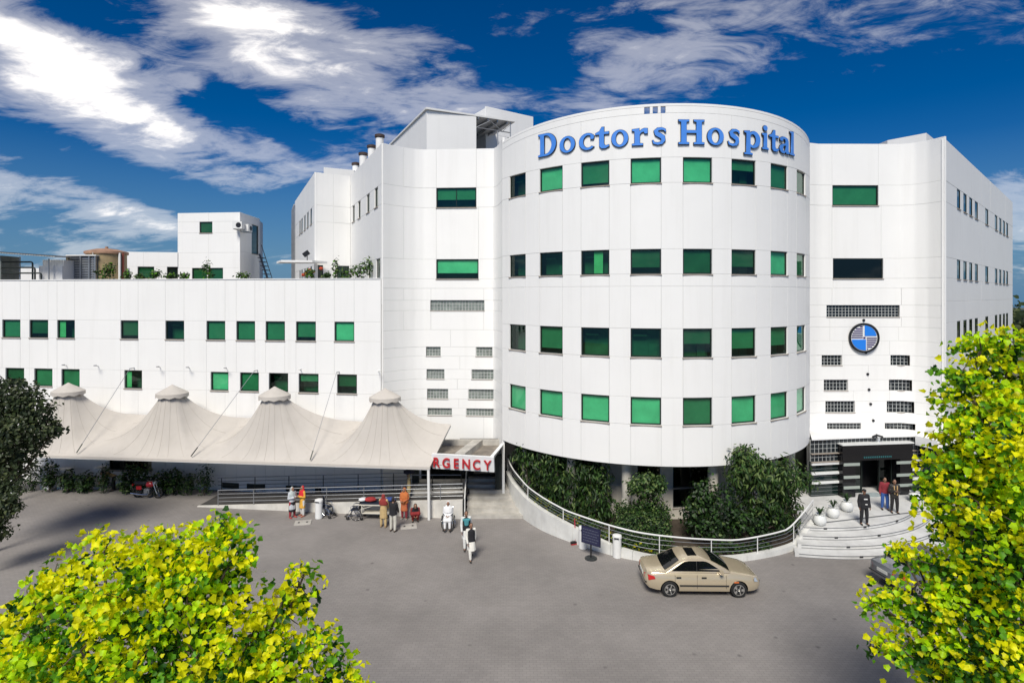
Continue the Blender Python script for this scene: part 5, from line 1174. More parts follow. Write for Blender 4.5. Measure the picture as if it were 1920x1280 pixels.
def person(label, loc, yaw, pose='stand', arms='down', top=None, bottom=None, vest=None, shawl=None, skirt=None, shoes=(.02, .018, .016), H=1.68, hair=True, jacket=None, trim=None, cap=None):
    """pose sets the joints; every garment is its own shell over one continuous body"""
    t = thing('person', label, 'person', loc, yaw)
    lean, ph, tw = 0.0, .93, 0
    hipx = .095
    if pose == 'stand': L = {-1: (V(-.11, -.01, .49), V(-.12, .03, .09)), 1: (V(.12, -.02, .49), V(.13, -.01, .09))}
    if pose == 'walk': ph = .91; L = {-1: (V(-.10, -.20, .50), V(-.10, -.26, .10)), 1: (V(.10, .06, .48), V(.10, .32, .16))}
    if pose == 'sit': ph = .60; lean = -.06; L = {-1: (V(-.12, -.46, .58), V(-.12, -.50, .18)), 1: (V(.12, -.46, .58), V(.12, -.50, .18))}
    if pose == 'squat': ph = .24; lean = .35; L = {-1: (V(-.16, -.34, .48), V(-.13, -.16, .09)), 1: (V(.16, -.34, .48), V(.13, -.16, .09))}
    if pose == 'bend': ph = .90; lean = 1.15; L = {-1: (V(-.12, -.03, .48), V(-.13, .03, .09)), 1: (V(.12, -.06, .48), V(.14, -.05, .09))}
    P0 = V(0, 0, ph); Rm = Matrix.Rotation(lean, 3, 'X')
    def U(x, y, z): return P0+Rm @ V(x, y, z)
    waist, chest, neck, headc = U(0, 0, .15), U(0, 0, .36), U(0, .0, .53), U(0, -.025, .665)
    if pose in ('bend', 'squat'): headc = neck+(Rm @ V(0, 0, .1))+V(0, -.06, .02)
    hd = (headc-neck).normalized()
    A = {}
    for s in (-1, 1):
        sh = U(s*.175, .005, .465)
        if arms == 'down': el, wr = sh+V(s*.055, .02, -.28), sh+V(s*.065, -.06, -.53)
        elif arms == 'fold': el, wr = sh+V(s*.06, .0, -.27), V(s*.05, sh.y-.24, sh.z-.22)
        elif arms == 'lap': el, wr = sh+V(s*.05, .02, -.26), sh+V(-s*.10, -.22, -.34)
        elif arms == 'swing': el, wr = sh+V(s*.05, .05*s, -.28), sh+V(s*.05, s*.16-.08, -.52)
        elif arms == 'reach': el, wr = sh+V(s*.03, -.10, -.26), sh+V(-s*.03, -.26, -.46)
        elif arms == 'up': el, wr = sh+V(s*.14, -.04, .10), sh+V(s*.03, -.03, .38)
        A[s] = (sh, el, wr)
    B = [(headc+V(0, .01, .02), (.078, .095, .105), headc+V(0, -.025, -.075), (.052, .06, .045)), (headc+V(0, -.095, .0), (.012, .012, .03), headc+V(0, -.112, -.022), (.015, .013, .011)),
         (headc+V(-.08, .01, -.01), (.012, .022, .034), headc+V(.08, .01, -.01), (.012, .022, .034)),
         (neck-hd*.02, .055, headc-hd*.08, .052), (neck-hd*.05, (.10, .07, .05), chest+V(0, 0, .06), (.17, .10, .08)), (chest, (.16, .105, .12), waist, (.13, .09, .09)), (waist, (.13, .09, .09), P0, (.155, .11, .10))]
    for s in (-1, 1):
        sh, el, wr = A[s]; kn, an = L[s]; hip = P0+V(s*hipx, 0, -.04)
        B += [(neck-hd*.06, .06, sh, .062), (sh, .06, el, .043), (el, .043, wr, .029), (hip, (.09, .10, .09), kn, .062), (kn, .06, an, .038), (an+V(0, .03, -.03), (.04, .045, .045), an+V(s*.02, -.14, -.055), (.042, .05, .03))]
        d = (wr-el).normalized(); side = d.cross(V(0, 1, 0)); side = (V(0, 1, 0) if side.length < .2 else d.cross(side.normalized())).normalized(); palm = d.cross(side).normalized()
        pc = wr+d*.05
        B += [(wr, .024, pc-side*.015, (.02, .02, .024)), (wr, .024, pc+side*.015, (.02, .02, .024)), (pc-side*.028, .017, pc+side*.028+d*.03, .017)]
        for f_, ln in ((-.036, .062), (-.012, .078), (.012, .073), (.036, .055)):
            k0 = pc+side*f_+d*.035; k1 = k0+d*ln*.55+palm*s*.008; k2 = k1+d*ln*.4+palm*s*.024; B += [(k0, .0105, k1, .0098), (k1, .0098, k2, .0085)]
        th0 = wr+d*.03+side*.028; th1 = th0+side*.030+d*.022; B += [(th0, .0125, th1, .0105), (th1, .0105, th1+d*.03+side*.006, .009)]
    sc_f = H/1.70
    def fit(me): me.transform(Matrix.Scale(sc_f, 4)); return me
    body = obj('body', fit(hull_mesh(B, .0105, skin_m, 1)), t, True)
    mb = MB()
    for s in (-1, 1): mb.lathe([(.004, -.012), (.013, -.006), (.013, .006), (.004, .012)], headc*sc_f+V(s*.034, -.085, .008)*sc_f, 8, axis='y')
    mb.build('eyes', eye_m, t, True)
    mb = MB(); c = headc*sc_f+V(0, -.083, -.062)*sc_f; mb.obox(c-V(.022, 0, 0), c+V(.022, 0, 0), .02, .008); mb.build('mouth', mat('lips', (.2, .07, .05), .5) if 'lips' not in bpy.data.materials else bpy.data.materials['lips'], t, True)
    if hair and not shawl: obj('hair', fit(hull_mesh([(headc+V(0, .025, .045), (.084, .09, .085), headc+V(0, .05, -.03), (.075, .06, .05))], .014, hair_m)), t, True)
    if cap: obj('cap', fit(hull_mesh([(headc+V(0, 0, .085), (.088, .1, .035), headc+V(0, -.10, .065), (.06, .05, .012))], .012, cloth(cap))), t, True)
    up = (.035)
    def torso(g, lowz):
        return [(neck-hd*.06, (.10+g, .07+g, .05), chest+V(0, 0, .05), (.17+g, .105+g, .09)), (chest, (.165+g, .108+g, .12), waist, (.145+g, .10+g, .09)), (waist, (.145+g, .10+g, .09), P0, (.165+g, .12+g, .09))]
    def sleeves(g, full=True):
        out = []
        for s in (-1, 1):
            sh, el, wr = A[s]; out += [(neck-hd*.07, .06+g, sh, .068+g), (sh, .066+g, el, .052+g)]
            if full: out.append((el, .052+g, wr-(wr-el).normalized()*.02, .044+g))
        return out
    def legs(g, r0=.10, r1=.085, r2=.06):
        out = []
        for s in (-1, 1):
            kn, an = L[s]; hip = P0+V(s*hipx, 0, -.04); out += [(hip, r0+g, kn, r1+g), (kn, r1+g, an+V(0, 0, .03), r2+g)]
        return out
    if bottom: obj('trousers', fit(hull_mesh(legs(0)+[(P0, (.16, .12, .09), P0+V(0, 0, -.06), (.17, .125, .07))], .016, cloth(bottom))), t, True)
    if top:
        parts = torso(.022, 0)+sleeves(.008)
        if skirt:
            kneez = {'stand': .50, 'walk': .50, 'sit': .5, 'squat': .3, 'bend': .52}[pose]
            if pose in ('stand', 'walk', 'bend'):
                cy = (L[-1][0].y+L[1][0].y)/2; parts.append((P0, (.18, .135, .08), V(0, cy, kneez), (.215, .15+abs(L[-1][0].y-L[1][0].y)*.45, .04)))
            else: parts += [(P0+V(s*.08, 0, .0), .13, L[s][0], .115) for s in (-1, 1)]+[(L[-1][0], .10, L[1][0], .10)]
        obj('tunic', fit(hull_mesh(parts, .016, cloth(top))), t, True)
    if jacket: obj('jacket', fit(hull_mesh(torso(.04, 0)+sleeves(.018)+[(P0, (.195, .15, .08), P0+V(0, 0, -.12), (.2, .155, .05))], .016, cloth(jacket))), t, True)
    if vest: obj('waistcoat', fit(hull_mesh([(a, tuple(x for x in ra), b, rb) for a, ra, b, rb in torso(.042, 0)]+[(P0+V(0, 0, .02), (.205, .16, .06), P0+V(0, 0, -.06), (.21, .165, .05))], .016, cloth(vest))), t, True)
    if shawl:
        q = [(headc+V(0, .045, .03), (.098, .085, .115), headc+V(0, .05, -.10), (.105, .08, .06)), (headc+V(0, .03, -.08), (.10, .08, .05), chest+V(0, .0, .08), (.235, .15, .10)), (chest+V(0, 0, .08), (.235, .15, .10), chest+V(0, -.01, -.10), (.25, .17, .05)), (headc+V(-.05, -.02, -.11), .05, headc+V(.05, -.02, -.11), .05)]
        if pose == 'squat' or trim == 'long': q.append((chest, (.24, .16, .1), P0+V(0, .02, .0), (.24, .19, .10)))
        obj('shawl', fit(hull_mesh(q, .015, cloth(shawl))), t, True)
    if shoes:
        for s in (-1, 1):
            an = L[s][1]; obj('shoe', fit(hull_mesh([(an+V(0, .04, -.04), (.048, .05, .042), an+V(s*.02, -.15, -.055), (.048, .05, .033))], .013, cloth(shoes, .5))), t, True)
    return t
blackc = (.014, .014, .017); whitec = (.62, .61, .59)
person('woman in pale grey shawl and dark skirt facing her companion in red and yellow', G(548, 970), R(55), arms='fold', top=(.50, .52, .55), bottom=(.30, .03, .04), skirt=True, shawl=(.42, .47, .46), shoes=(.4, .03, .04), H=1.58)
o = bpy.context.scene.objects; lowskirt = [c for c in bpy.data.objects if c.name.startswith('person')][-1]
obj('skirt', hull_mesh([(V(0, 0, .86), (.17, .13, .06), V(0, 0, .36), (.20, .16, .04))], .016, cloth(blackc)), lowskirt, True)
person('woman in yellow tunic with red shawl and white trousers beside the ramp', G(567, 967), R(-40), arms='fold', top=(.66, .36, .05), bottom=whitec, skirt=True, shawl=(.55, .02, .03), shoes=(.4, .1, .05), H=1.56)
person('person in long tan clothes with a dark red headscarf behind the trolley, back turned', G(719, 988), R(170), arms='reach', top=(.50, .36, .17), bottom=(.5, .37, .18), skirt=True, shawl=(.24, .03, .025), shoes=(.3, .2, .1), H=1.64)
person('man in black top and white baggy trousers seen from behind near the trolley', G(737, 996), R(160), arms='reach', top=blackc, bottom=(.56, .54, .47), vest=blackc, H=1.66)
person('woman wrapped in an orange shawl standing by the trolley', G(758, 973), R(-10), arms='lap', top=(.45, .13, .05), bottom=(.25, .03, .04), skirt=True, shawl=(.50, .15, .04), shoes=(.35, .33, .3), H=1.6, trim='long')
person('squatting woman in black shawl and dark red clothes by the ramp wall', G(778, 975), R(15), pose='squat', arms='lap', top=(.22, .02, .02), bottom=(.25, .02, .02), skirt=True, shawl=blackc, H=1.62)
carry = person('person on the ramp carrying a dark bundle on the head', V(X(767, 31.0), 31.0, .72), R(-70), arms='up', top=(.40, .32, .16), bottom=(.4, .33, .18), skirt=True, H=1.3)
bundle('head_bundle', 'dark navy bundle carried on a head above the ramp railing', 'bundle', (X(767, 31.0), 31.0, .72+1.29), (.3, .24, .13), cloth((.012, .014, .03)))
person('person in white clothes and white shawl sitting in a wheelchair', G(840, 990), R(2), pose='sit', arms='lap', top=(.72, .72, .72), bottom=(.72, .72, .72), skirt=True, shawl=(.74, .74, .74), H=1.62)
person('man in black waistcoat over teal and white walking behind another man', G(874, 1027), R(12), pose='walk', arms='swing', top=(.60, .60, .58), bottom=(.6, .6, .58), vest=blackc, skirt=True, H=1.7)
obj('teal_scarf', hull_mesh([(V(-.13, -.12, 1.34), .06, V(.13, -.12, 1.34), .06), (V(0, -.14, 1.3), (.12, .05, .06), V(0, -.15, 1.12), (.10, .04, .06))], .015, cloth((.06, .26, .29))), [c for c in bpy.data.objects if c.name.startswith('person')][-1] if False else max((c for c in bpy.data.objects if c.name.startswith('person')), key=lambda c: c.name), True)
person('man in white clothes and black waistcoat walking towards the camera', G(883, 1048), R(20), pose='walk', arms='swing', top=(.66, .64, .58), bottom=(.66, .64, .58), vest=blackc, skirt=True, H=1.6)
person('guard in black uniform with white chest marks standing on the entrance steps', G(1620, 983, PZ), R(-5), arms='down', top=blackc, bottom=blackc, jacket=blackc, cap=blackc, H=1.68)
mb = MB(); mb.box((0, -.165, 1.26), (.16, .02, .05)); mb.box((.02, -.185, 1.02), (.1, .02, .04)); mb.build('belt_badge', M['whitepaint'], max((c for c in bpy.data.objects if c.name.startswith('person')), key=lambda c: c.name), True)
person('person in red top and blue jeans in the dark doorway', G(1659, 955, PZ), R(-15), arms='down', top=(.20, .02, .03), bottom=(.03, .09, .30), H=1.62)
person('man in dark clothes with a patterned scarf beside the doorway', G(1677, 961, PZ), R(-12), arms='fold', top=(.03, .025, .02), bottom=(.016, .015, .016), H=1.66, jacket=(.02, .018, .016))
obj('scarf', hull_mesh([(V(-.07, -.15, 1.38), .03, V(-.05, -.185, 1.0), .03), (V(.07, -.15, 1.38), .03, V(.06, -.185, .95), .03)], .013, cloth((.45, .30, .14))), max((c for c in bpy.data.objects if c.name.startswith('person')), key=lambda c: c.name), True)
person('man in mustard shirt bending over by the white planter pier', G(214, 919), R(-60), pose='bend', arms='reach', top=(.42, .28, .12), bottom=(.02, .02, .022), H=1.62)
# ------------------------------------------------------------------ foliage
SH = {
 'maple': np.array([(0, 0), (.22, .06), (.48, .10), (.46, .30), (.58, .56), (.36, .66), (.20, .84), (0, 1.0), (-.20, .84), (-.36, .66), (-.58, .56), (-.46, .30), (-.48, .10), (-.22, .06)]),
 'lance': np.array([(0, 0), (.13, .25), (.15, .55), (0, 1.0), (-.15, .55), (-.13, .25)]),
 'oval': np.array([(0, 0), (.26, .22), (.30, .55), (0, 1.0), (-.30, .55), (-.26, .22)])}
def leaf_cloud(pos, nrm, tip, size, shape, mi, mats, name, parent, fold=.25):
    """pos, nrm, tip: (n,3) arrays; each leaf a small folded blade of its own"""
    S = SH[shape]; n, k = len(pos), len(S)
    tip = tip-nrm*np.sum(tip*nrm, 1, keepdims=True); tip /= np.linalg.norm(tip, axis=1, keepdims=True)+1e-9
    side = np.cross(tip, nrm)
    sx = S[:, 0][None, :, None]; sy = S[:, 1][None, :, None]
    v = pos[:, None, :]+size[:, None, None]*(side[:, None, :]*sx+tip[:, None, :]*sy+nrm[:, None, :]*(np.abs(sx)*fold-(sy**2)*.22))
    me = bpy.data.meshes.new(name); me.vertices.add(n*k); me.vertices.foreach_set('co', v.reshape(-1).astype(np.float32))
    # two halves per leaf, split along the mid rib
    h = k//2; half1 = list(range(0, h+1)); half2 = [0]+list(range(h, k)); per = half1+half2
    idx = (np.arange(n)[:, None]*k+np.array(per)[None, :]).reshape(-1)
    tot = np.tile(np.array([len(half1), len(half2)]), n); st = np.concatenate([[0], np.cumsum(tot)[:-1]])
    me.loops.add(len(idx)); me.loops.foreach_set('vertex_index', idx.astype(np.int32)); me.polygons.add(2*n)
    me.polygons.foreach_set('loop_start', st.astype(np.int32)); me.polygons.foreach_set('loop_total', tot.astype(np.int32))
    for m in mats: me.materials.append(m)
    me.polygons.foreach_set('material_index', np.repeat(mi, 2).astype(np.int32)); me.update(calc_edges=True); me.validate()
    return obj(name, me, parent)
def unit(v): return v/(np.linalg.norm(v, axis=1, keepdims=True)+1e-9)
def clump_leaves(cl, per, shell=(.45, 1.05), up=.7):
    P_, Nn, C = [], [], []
    for i, (c, r) in enumerate(cl):
        r = np.array(r3(r)); d = unit(rng.normal(size=(per[i], 3))); rad = shell[0]+(shell[1]-shell[0])*rng.random((per[i], 1))**.6
        lump = 1+.30*np.sin(d[:, :1]*5+i)*np.cos(d[:, 2:]*6+2*i)+.12*np.sin(d[:, 1:2]*13+3*i)
        P_.append(np.array(c)+d*rad*lump*r); Nn.append(unit(d*.7+np.array([0, -.12, up])+rng.normal(size=d.shape)*.45)); C.append(np.full(per[i], i))
    return np.concatenate(P_), np.concatenate(Nn), np.concatenate(C)
def limb(mb, a, b, r0, r1, n=6, bend=.2):
    a, b = Vector(a), Vector(b); L_ = (b-a).length; pts = []
    off = Vector((random.uniform(-1, 1), random.uniform(-1, 1), random.uniform(.0, .6)))*L_*bend
    for i in range(n+1):
        t = i/n; pts.append(a.lerp(b, t)+off*math.sin(PI*t)*.5)
    mb.tube(pts, [r0+(r1-r0)*i/n for i in range(n+1)], 7)
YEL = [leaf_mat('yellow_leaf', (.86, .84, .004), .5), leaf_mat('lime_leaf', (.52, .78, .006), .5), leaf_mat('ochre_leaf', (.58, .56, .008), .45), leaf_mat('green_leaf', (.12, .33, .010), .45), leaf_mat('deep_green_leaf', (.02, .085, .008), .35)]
def yellow_tree(label, base, clumps, dens, size):
    t = thing('maple_tree', label, 'tree', base, 0, 'yellow green trees in the foreground')
    top = np.mean([np.array(c) for c, r in clumps], axis=0)
    mb = MB(); fork = Vector((base[0]+(top[0]-base[0])*.4, base[1]+(top[1]-base[1])*.4, top[2]*.42)); limb(mb, base, fork, .17, .12, 8, .05)
    for c, r in clumps:
        mid = fork.lerp(Vector(c), .5)+Vector((0, 0, .15)); limb(mb, fork, mid, .07, .04, 5, .15); limb(mb, mid, c, .04, .015, 5, .2)
        for q in range(3):
            d = unit(rng.normal(size=(1, 3)))[0]*np.array(r3(r))*.8; limb(mb, c, np.array(c)+d, .014, .005, 4, .25)
    mb.build('trunk', M['bark'], t)
    K = 11; per = [max(3, int(dens*(np.mean(r3(r))**2)*22/K)) for c, r in clumps]; P0_, N0, C0 = clump_leaves(clumps, per)
    # leaves sit in twig clusters; crown light painted in: outer and upper clusters yellow, inner ones dark green
    P_ = np.repeat(P0_, K, 0)+rng.normal(size=(len(P0_)*K, 3))*size*.95*np.array([1, 1, .7]); Nn = unit(np.repeat(N0, K, 0)+rng.normal(size=P_.shape)*.75); C = np.repeat(C0, K)
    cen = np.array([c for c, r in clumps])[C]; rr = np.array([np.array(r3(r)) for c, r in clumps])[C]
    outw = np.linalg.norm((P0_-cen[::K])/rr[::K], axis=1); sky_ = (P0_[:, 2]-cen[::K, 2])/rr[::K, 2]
    crown_light = np.repeat(outw*.8+sky_*.60+rng.normal(size=len(P0_))*.30, K)+rng.normal(size=len(P_))*.10
    mi = np.where(crown_light > .93, 0, np.where(crown_light > .64, 1, np.where(crown_light > .60, 2, np.where(crown_light > .22, 3, 4))))
    sz = size*rng.uniform(.6, 1.3, len(P_)); tip = rng.normal(size=P_.shape)+np.array([0, 0, -.5])+(P_-np.repeat(P0_, K, 0))*6
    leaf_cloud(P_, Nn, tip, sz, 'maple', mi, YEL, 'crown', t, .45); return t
def cl(Y, lst, dz=1.0): return [((X(px, Y+dy), Y+dy, Z(py, Y+dy)), (r*Y/FPX, r*Y/FPX*dz, r*Y/FPX*.9)) for px, py, r, dy in lst]
Yl = 9.2
left = cl(Yl, [(412, 992, 40, .1), (395, 1050, 62, 0), (445, 1030, 36, -.2), (330, 1030, 60, .3), (275, 1050, 58, -.2), (195, 1035, 45, .2), (180, 1095, 62, 0), (100, 1080, 42, .3), (110, 1140, 62, -.3), (62, 1120, 26, 0), (52, 1190, 60, .2), (-10, 1230, 70, 0), (250, 1130, 90, -.6), (350, 1130, 90, -.5), (440, 1110, 55, .2),
               (150, 1220, 95, -.7), (260, 1240, 100, -1.0), (370, 1230, 95, -.9), (470, 1190, 62, -.2), (540, 1150, 42, .2), (565, 1100, 34, .3), (572, 1072, 20, .3), (530, 1125, 26, 0), (590, 1215, 46, 0), (520, 1250, 70, -.5), (625, 1250, 34, .1), (655, 1275, 26, 0), (80, 1290, 80, -.6), (450, 1300, 90, -.6), (600, 1320, 60, -.2), (200, 1340, 110, -.6), (340, 1360, 120, -.6), (0, 1340, 90, -.3)])
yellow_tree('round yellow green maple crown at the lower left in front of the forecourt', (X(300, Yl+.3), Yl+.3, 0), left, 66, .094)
Yr = 11.5
right = cl(Yr, [(1895, 640, 34, 0), (1840, 655, 38, .1), (1800, 700, 36, -.1), (1870, 700, 55, .3), (1830, 745, 55, 0), (1915, 760, 70, .4), (1850, 805, 62, -.3), (1815, 800, 36, .1), (1800, 850, 48, .1), (1765, 880, 30, 0), (1870, 870, 80, -.5), (1790, 915, 52, -.1), (1755, 925, 22, .2), (1840, 950, 80, -.6), (1790, 975, 40, 0), (1930, 930, 90, -.3), (1860, 1030, 75, -.5), (1920, 1050, 90, -.4),
                (1720, 1050, 36, .1), (1675, 1120, 32, .1), (1640, 1128, 22, .1), (1740, 1125, 46, -.1), (1690, 1035, 20, .2), (1800, 1080, 52, -.3), (1820, 1135, 66, -.4), (1700, 1145, 26, 0), (1650, 1215, 26, .1), (1690, 1215, 36, 0), (1750, 1200, 42, -.2), (1830, 1220, 72, -.5), (1900, 1170, 80, -.5), (1760, 1260, 40, 0), (1870, 1290, 80, -.5), (1960, 1250, 90, -.3), (1790, 1320, 70, 0), (1980, 820, 80, 0), (1990, 1030, 90, 0), (1950, 690, 50, 0)])
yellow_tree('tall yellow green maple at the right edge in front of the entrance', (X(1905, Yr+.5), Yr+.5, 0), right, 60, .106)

# ------------------------------------------------------------------ darker shrubs and trees
DK = [leaf_mat('dark_leaf', (.018, .046, .010), .22), leaf_mat('mid_leaf', (.042, .098, .018), .26), leaf_mat('pale_leaf', (.125, .185, .05), .3), leaf_mat('black_green_leaf', (.008, .020, .006), .15)]
OL = [leaf_mat('olive_dark', (.022, .036, .013), .2), leaf_mat('olive_mid', (.04, .06, .02), .22), leaf_mat('olive_pale', (.085, .105, .04), .25)]
WALL_P = [pGw.P(pGw.len*i/120, 0) for i in range(121)]; WALL_A = np.array([math.atan2(p.x-DC.x, DC.y-p.y) for p in WALL_P]); WALL_R = np.array([math.hypot(p.x-DC.x, p.y-DC.y) for p in WALL_P]); o_ = np.argsort(WALL_A); WALL_A, WALL_R = WALL_A[o_], WALL_R[o_]
def bush(name, label, cat, base, clumps, n, size, shape, mats, probs, droop=0.0, up=.7, trunk=True, group=None, tr=.06):
    t = thing(name, label, cat, base, 0, group); tot = sum(np.prod(r3(r))**(2/3) for c, r in clumps); per = [max(20, int(n*np.prod(r3(r))**(2/3)/tot)) for c, r in clumps]
    P_, Nn, C = clump_leaves(clumps, per, (.35, 1.05), up); mi = rng.choice(len(mats), len(P_), p=probs); tip = rng.normal(size=P_.shape)*.6+np.array([0, 0, -droop])
    P_[:, 2] = np.maximum(P_[:, 2], .06)
    if base[0] > .3 and 24 < base[1] < 32:            # keep the planting inside the garden wall
        dx, dy = P_[:, 0]-DC.x, P_[:, 1]-DC.y; keep = (np.hypot(dx, dy) < np.interp(np.arctan2(dx, -dy), WALL_A, WALL_R)-.42) | (P_[:, 2] > 2.6); P_, Nn = P_[keep], Nn[keep]; mi = mi[keep]; tip = tip[keep]
    leaf_cloud(P_, Nn, tip, size*rng.uniform(.6, 1.35, len(P_)), shape, mi, mats, 'crown' if cat == 'tree' else 'foliage', t)
    if trunk:
        mb = MB()
        top = sum((Vector(c) for c, r in clumps), Vector())/len(clumps); bs = Vector(base); fk = bs.lerp(top, .45)
        if cat == 'tree': limb(mb, bs, fk, tr, tr*.75, 5, .05)
        for c, r in clumps: limb(mb, fk if cat == 'tree' else bs, Vector(c), tr*.5 if cat == 'tree' else tr, tr*.2, 5, .12)
        mb.build('trunk' if cat == 'tree' else 'stem', M['bark'], t)
    return t
def pxc(lst): return [((X(px, Y), Y, Z(py, Y)), (rx*Y/FPX, rx*Y/FPX*.9, ry*Y/FPX)) for px, py, rx, ry, Y in lst]
# weeping trees left of the column
bush('weeping_tree', 'dark weeping tree beside the emergency stairs under the drum', 'tree', (X(985, 30.6), 30.6, .9), pxc([(985, 850, 24, 30, 31.0), (1008, 870, 30, 46, 30.4), (993, 905, 20, 40, 31.0), (1018, 925, 30, 40, 30.2), (975, 865, 12, 40, 31.8)]), 2600, .24, 'lance', DK, [.42, .28, .12, .18], 1.4, .2)
bush('weeping_tree', 'middle dark weeping tree hanging behind the sloping handrail', 'tree', (X(1060, 29.5), 29.5, .6), pxc([(1045, 880, 36, 42, 29.4), (1060, 930, 40, 46, 29.0), (1040, 960, 36, 28, 29.2), (1075, 975, 30, 24, 28.6), (1030, 900, 26, 60, 29.8)]), 2600, .24, 'lance', DK, [.42, .28, .12, .18], 1.4, .2)
bush('weeping_tree', 'dark weeping tree just left of the round cream column', 'tree', (X(1120, 28.6), 28.6, .5), pxc([(1105, 890, 34, 34, 28.6), (1130, 895, 20, 30, 28.3), (1115, 940, 34, 44, 28.2), (1105, 980, 34, 26, 28.0), (1135, 960, 14, 46, 28.2), (1080, 920, 24, 60, 28.8)]), 2800, .24, 'lance', DK, [.42, .28, .12, .18], 1.4, .2)
bush('weeping_tree', 'large weeping tree with pale leaf tips rising against the drum at right', 'tree', (X(1450, 27.3), 27.3, .3), pxc([(1395, 850, 26, 20, 27.0), (1405, 878, 44, 34, 26.7), (1450, 890, 48, 36, 26.7), (1490, 905, 34, 40, 27.2), (1470, 945, 46, 46, 26.9), (1430, 930, 44, 44, 27.0), (1500, 965, 26, 40, 27.4), (1385, 900, 24, 30, 26.9)]), 5200, .26, 'lance', DK, [.28, .34, .28, .10], 1.2, .35, tr=.09)
bush('shrub', 'dark shrub mass under the large weeping tree behind the handrail', 'shrub', (X(1370, 26.8), 26.8, .2), pxc([(1320, 940, 30, 46, 26.9), (1300, 965, 24, 34, 26.8), (1350, 960, 40, 44, 26.6), (1400, 975, 44, 34, 26.5), (1450, 985, 40, 26, 26.5), (1330, 985, 36, 20, 26.4)]), 4200, .17, 'oval', DK, [.40, .20, .04, .36], .4, .4)
bush('topiary_tree', 'small ball headed topiary tree right of the cream column', 'tree', (X(1212, 26.6), 26.6, .3), pxc([(1210, 905, 32, 20, 26.6), (1190, 912, 16, 16, 26.5), (1232, 910, 20, 18, 26.6), (1215, 940, 24, 16, 26.7)]), 2200, .13, 'oval', DK, [.30, .38, .26, .06], .3, .6)
def hedge(label, p0, p1, w, h, z0, n):
    a, b = Vector(p0), Vector(p1); d = (b-a); L_ = d.length; d.normalize(); nn = Vector((-d.y, d.x)); t = thing('box_hedge', label, 'hedge', (*((a+b)/2), z0)); P_, Nn = [], []
    for i in range(n):
        f = random.random(); u, v, z = random.random()*L_, random.random()*w, z0+random.random()*h
        if f < .42: v = 0; nv = (-nn.x, -nn.y, .3)
        elif f < .72: z = z0+h; nv = (0, 0, 1)
        elif f < .86: u = random.choice((0, L_)); nv = (d.x*(1 if u else -1), d.y*(1 if u else -1), .3)
        else: v = w; nv = (nn.x, nn.y, .3)
        p = a+d*u+nn*v; j = .09+.05*math.sin(4*u+3*z); P_.append((p.x+random.gauss(0, .05), p.y+random.gauss(0, j), z+random.gauss(0, j))); Nn.append(nv)
    P_, Nn = np.array(P_), np.array(Nn, float); Nn = unit(Nn+rng.normal(size=Nn.shape)*.5)
    leaf_cloud(P_, Nn, rng.normal(size=P_.shape), .10*rng.uniform(.6, 1.4, n), 'oval', rng.choice(4, n, p=[.34, .34, .2, .12]), DK, 'foliage', t)
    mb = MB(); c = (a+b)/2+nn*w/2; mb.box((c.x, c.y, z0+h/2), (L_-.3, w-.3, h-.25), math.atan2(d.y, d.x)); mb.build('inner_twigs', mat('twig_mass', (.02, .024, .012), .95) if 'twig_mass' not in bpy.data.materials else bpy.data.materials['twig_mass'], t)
hedge('clipped square hedge below the ball topiary behind the handrail', (X(1158, 25.95), 25.95), (X(1258, 25.75), 25.75), 1.2, 1.5, .3, 4200)
# low plants along the inside of the garden wall
PP, NN = [], []
for i in range(3600):
    u = pGw.len*random.uniform(.07, .84); d = -random.uniform(.3, .95); p = pGw.P(u, 0, d); h = .12+.42*max(0, math.sin(u*2.3)*math.sin(u*.9+1))+.1*random.random()
    PP.append((p.x+random.gauss(0, .05), p.y+random.gauss(0, .05), min(wh(p.x)-.08, .9)+h*random.random())); NN.append((random.gauss(0, .6), random.gauss(-.3, .6), 1))
PP = np.array(PP); mi_ = np.where(PP[:, 0] < 6.2, rng.choice(4, len(PP), p=[.25, .3, .3, .15]), rng.choice(3, len(PP), p=[.5, .4, .1]))
bp_ = leaf_cloud(PP, unit(np.array(NN)), rng.normal(size=PP.shape), rng.uniform(.07, .16, len(PP)), 'oval', mi_, [DK[0], DK[1], DK[2], YEL[2]], 'border_planting', None); tag(bp_, kind='stuff')
# dark tree at the left edge
bush('dark_tree', 'dark olive tree at the left edge in front of the first tent', 'tree', (X(-20, 26), 26, 0), pxc([(20, 740, 44, 30, 26), (60, 765, 36, 34, 25.8), (-10, 780, 60, 54, 26), (40, 808, 56, 36, 25.6), (85, 803, 28, 20, 25.8), (20, 845, 54, 24, 25.8), (-30, 730, 40, 36, 26.2), (100, 807, 14, 10, 25.8), (0, 880, 50, 30, 26), (-30, 850, 50, 50, 26)]), 9500, .18, 'oval', OL, [.5, .35, .15], .5, .5, tr=.12)
bush('dark_tree', 'small drab tree branch hanging low at the left edge', 'tree', (X(-25, 24), 24, 0), pxc([(-6, 905, 30, 28, 24), (14, 925, 24, 22, 23.8), (-8, 955, 38, 28, 24), (22, 948, 18, 14, 23.8), (-20, 990, 36, 30, 24)]), 2600, .15, 'oval', OL, [.3, .4, .3], .5, .5, tr=.05)
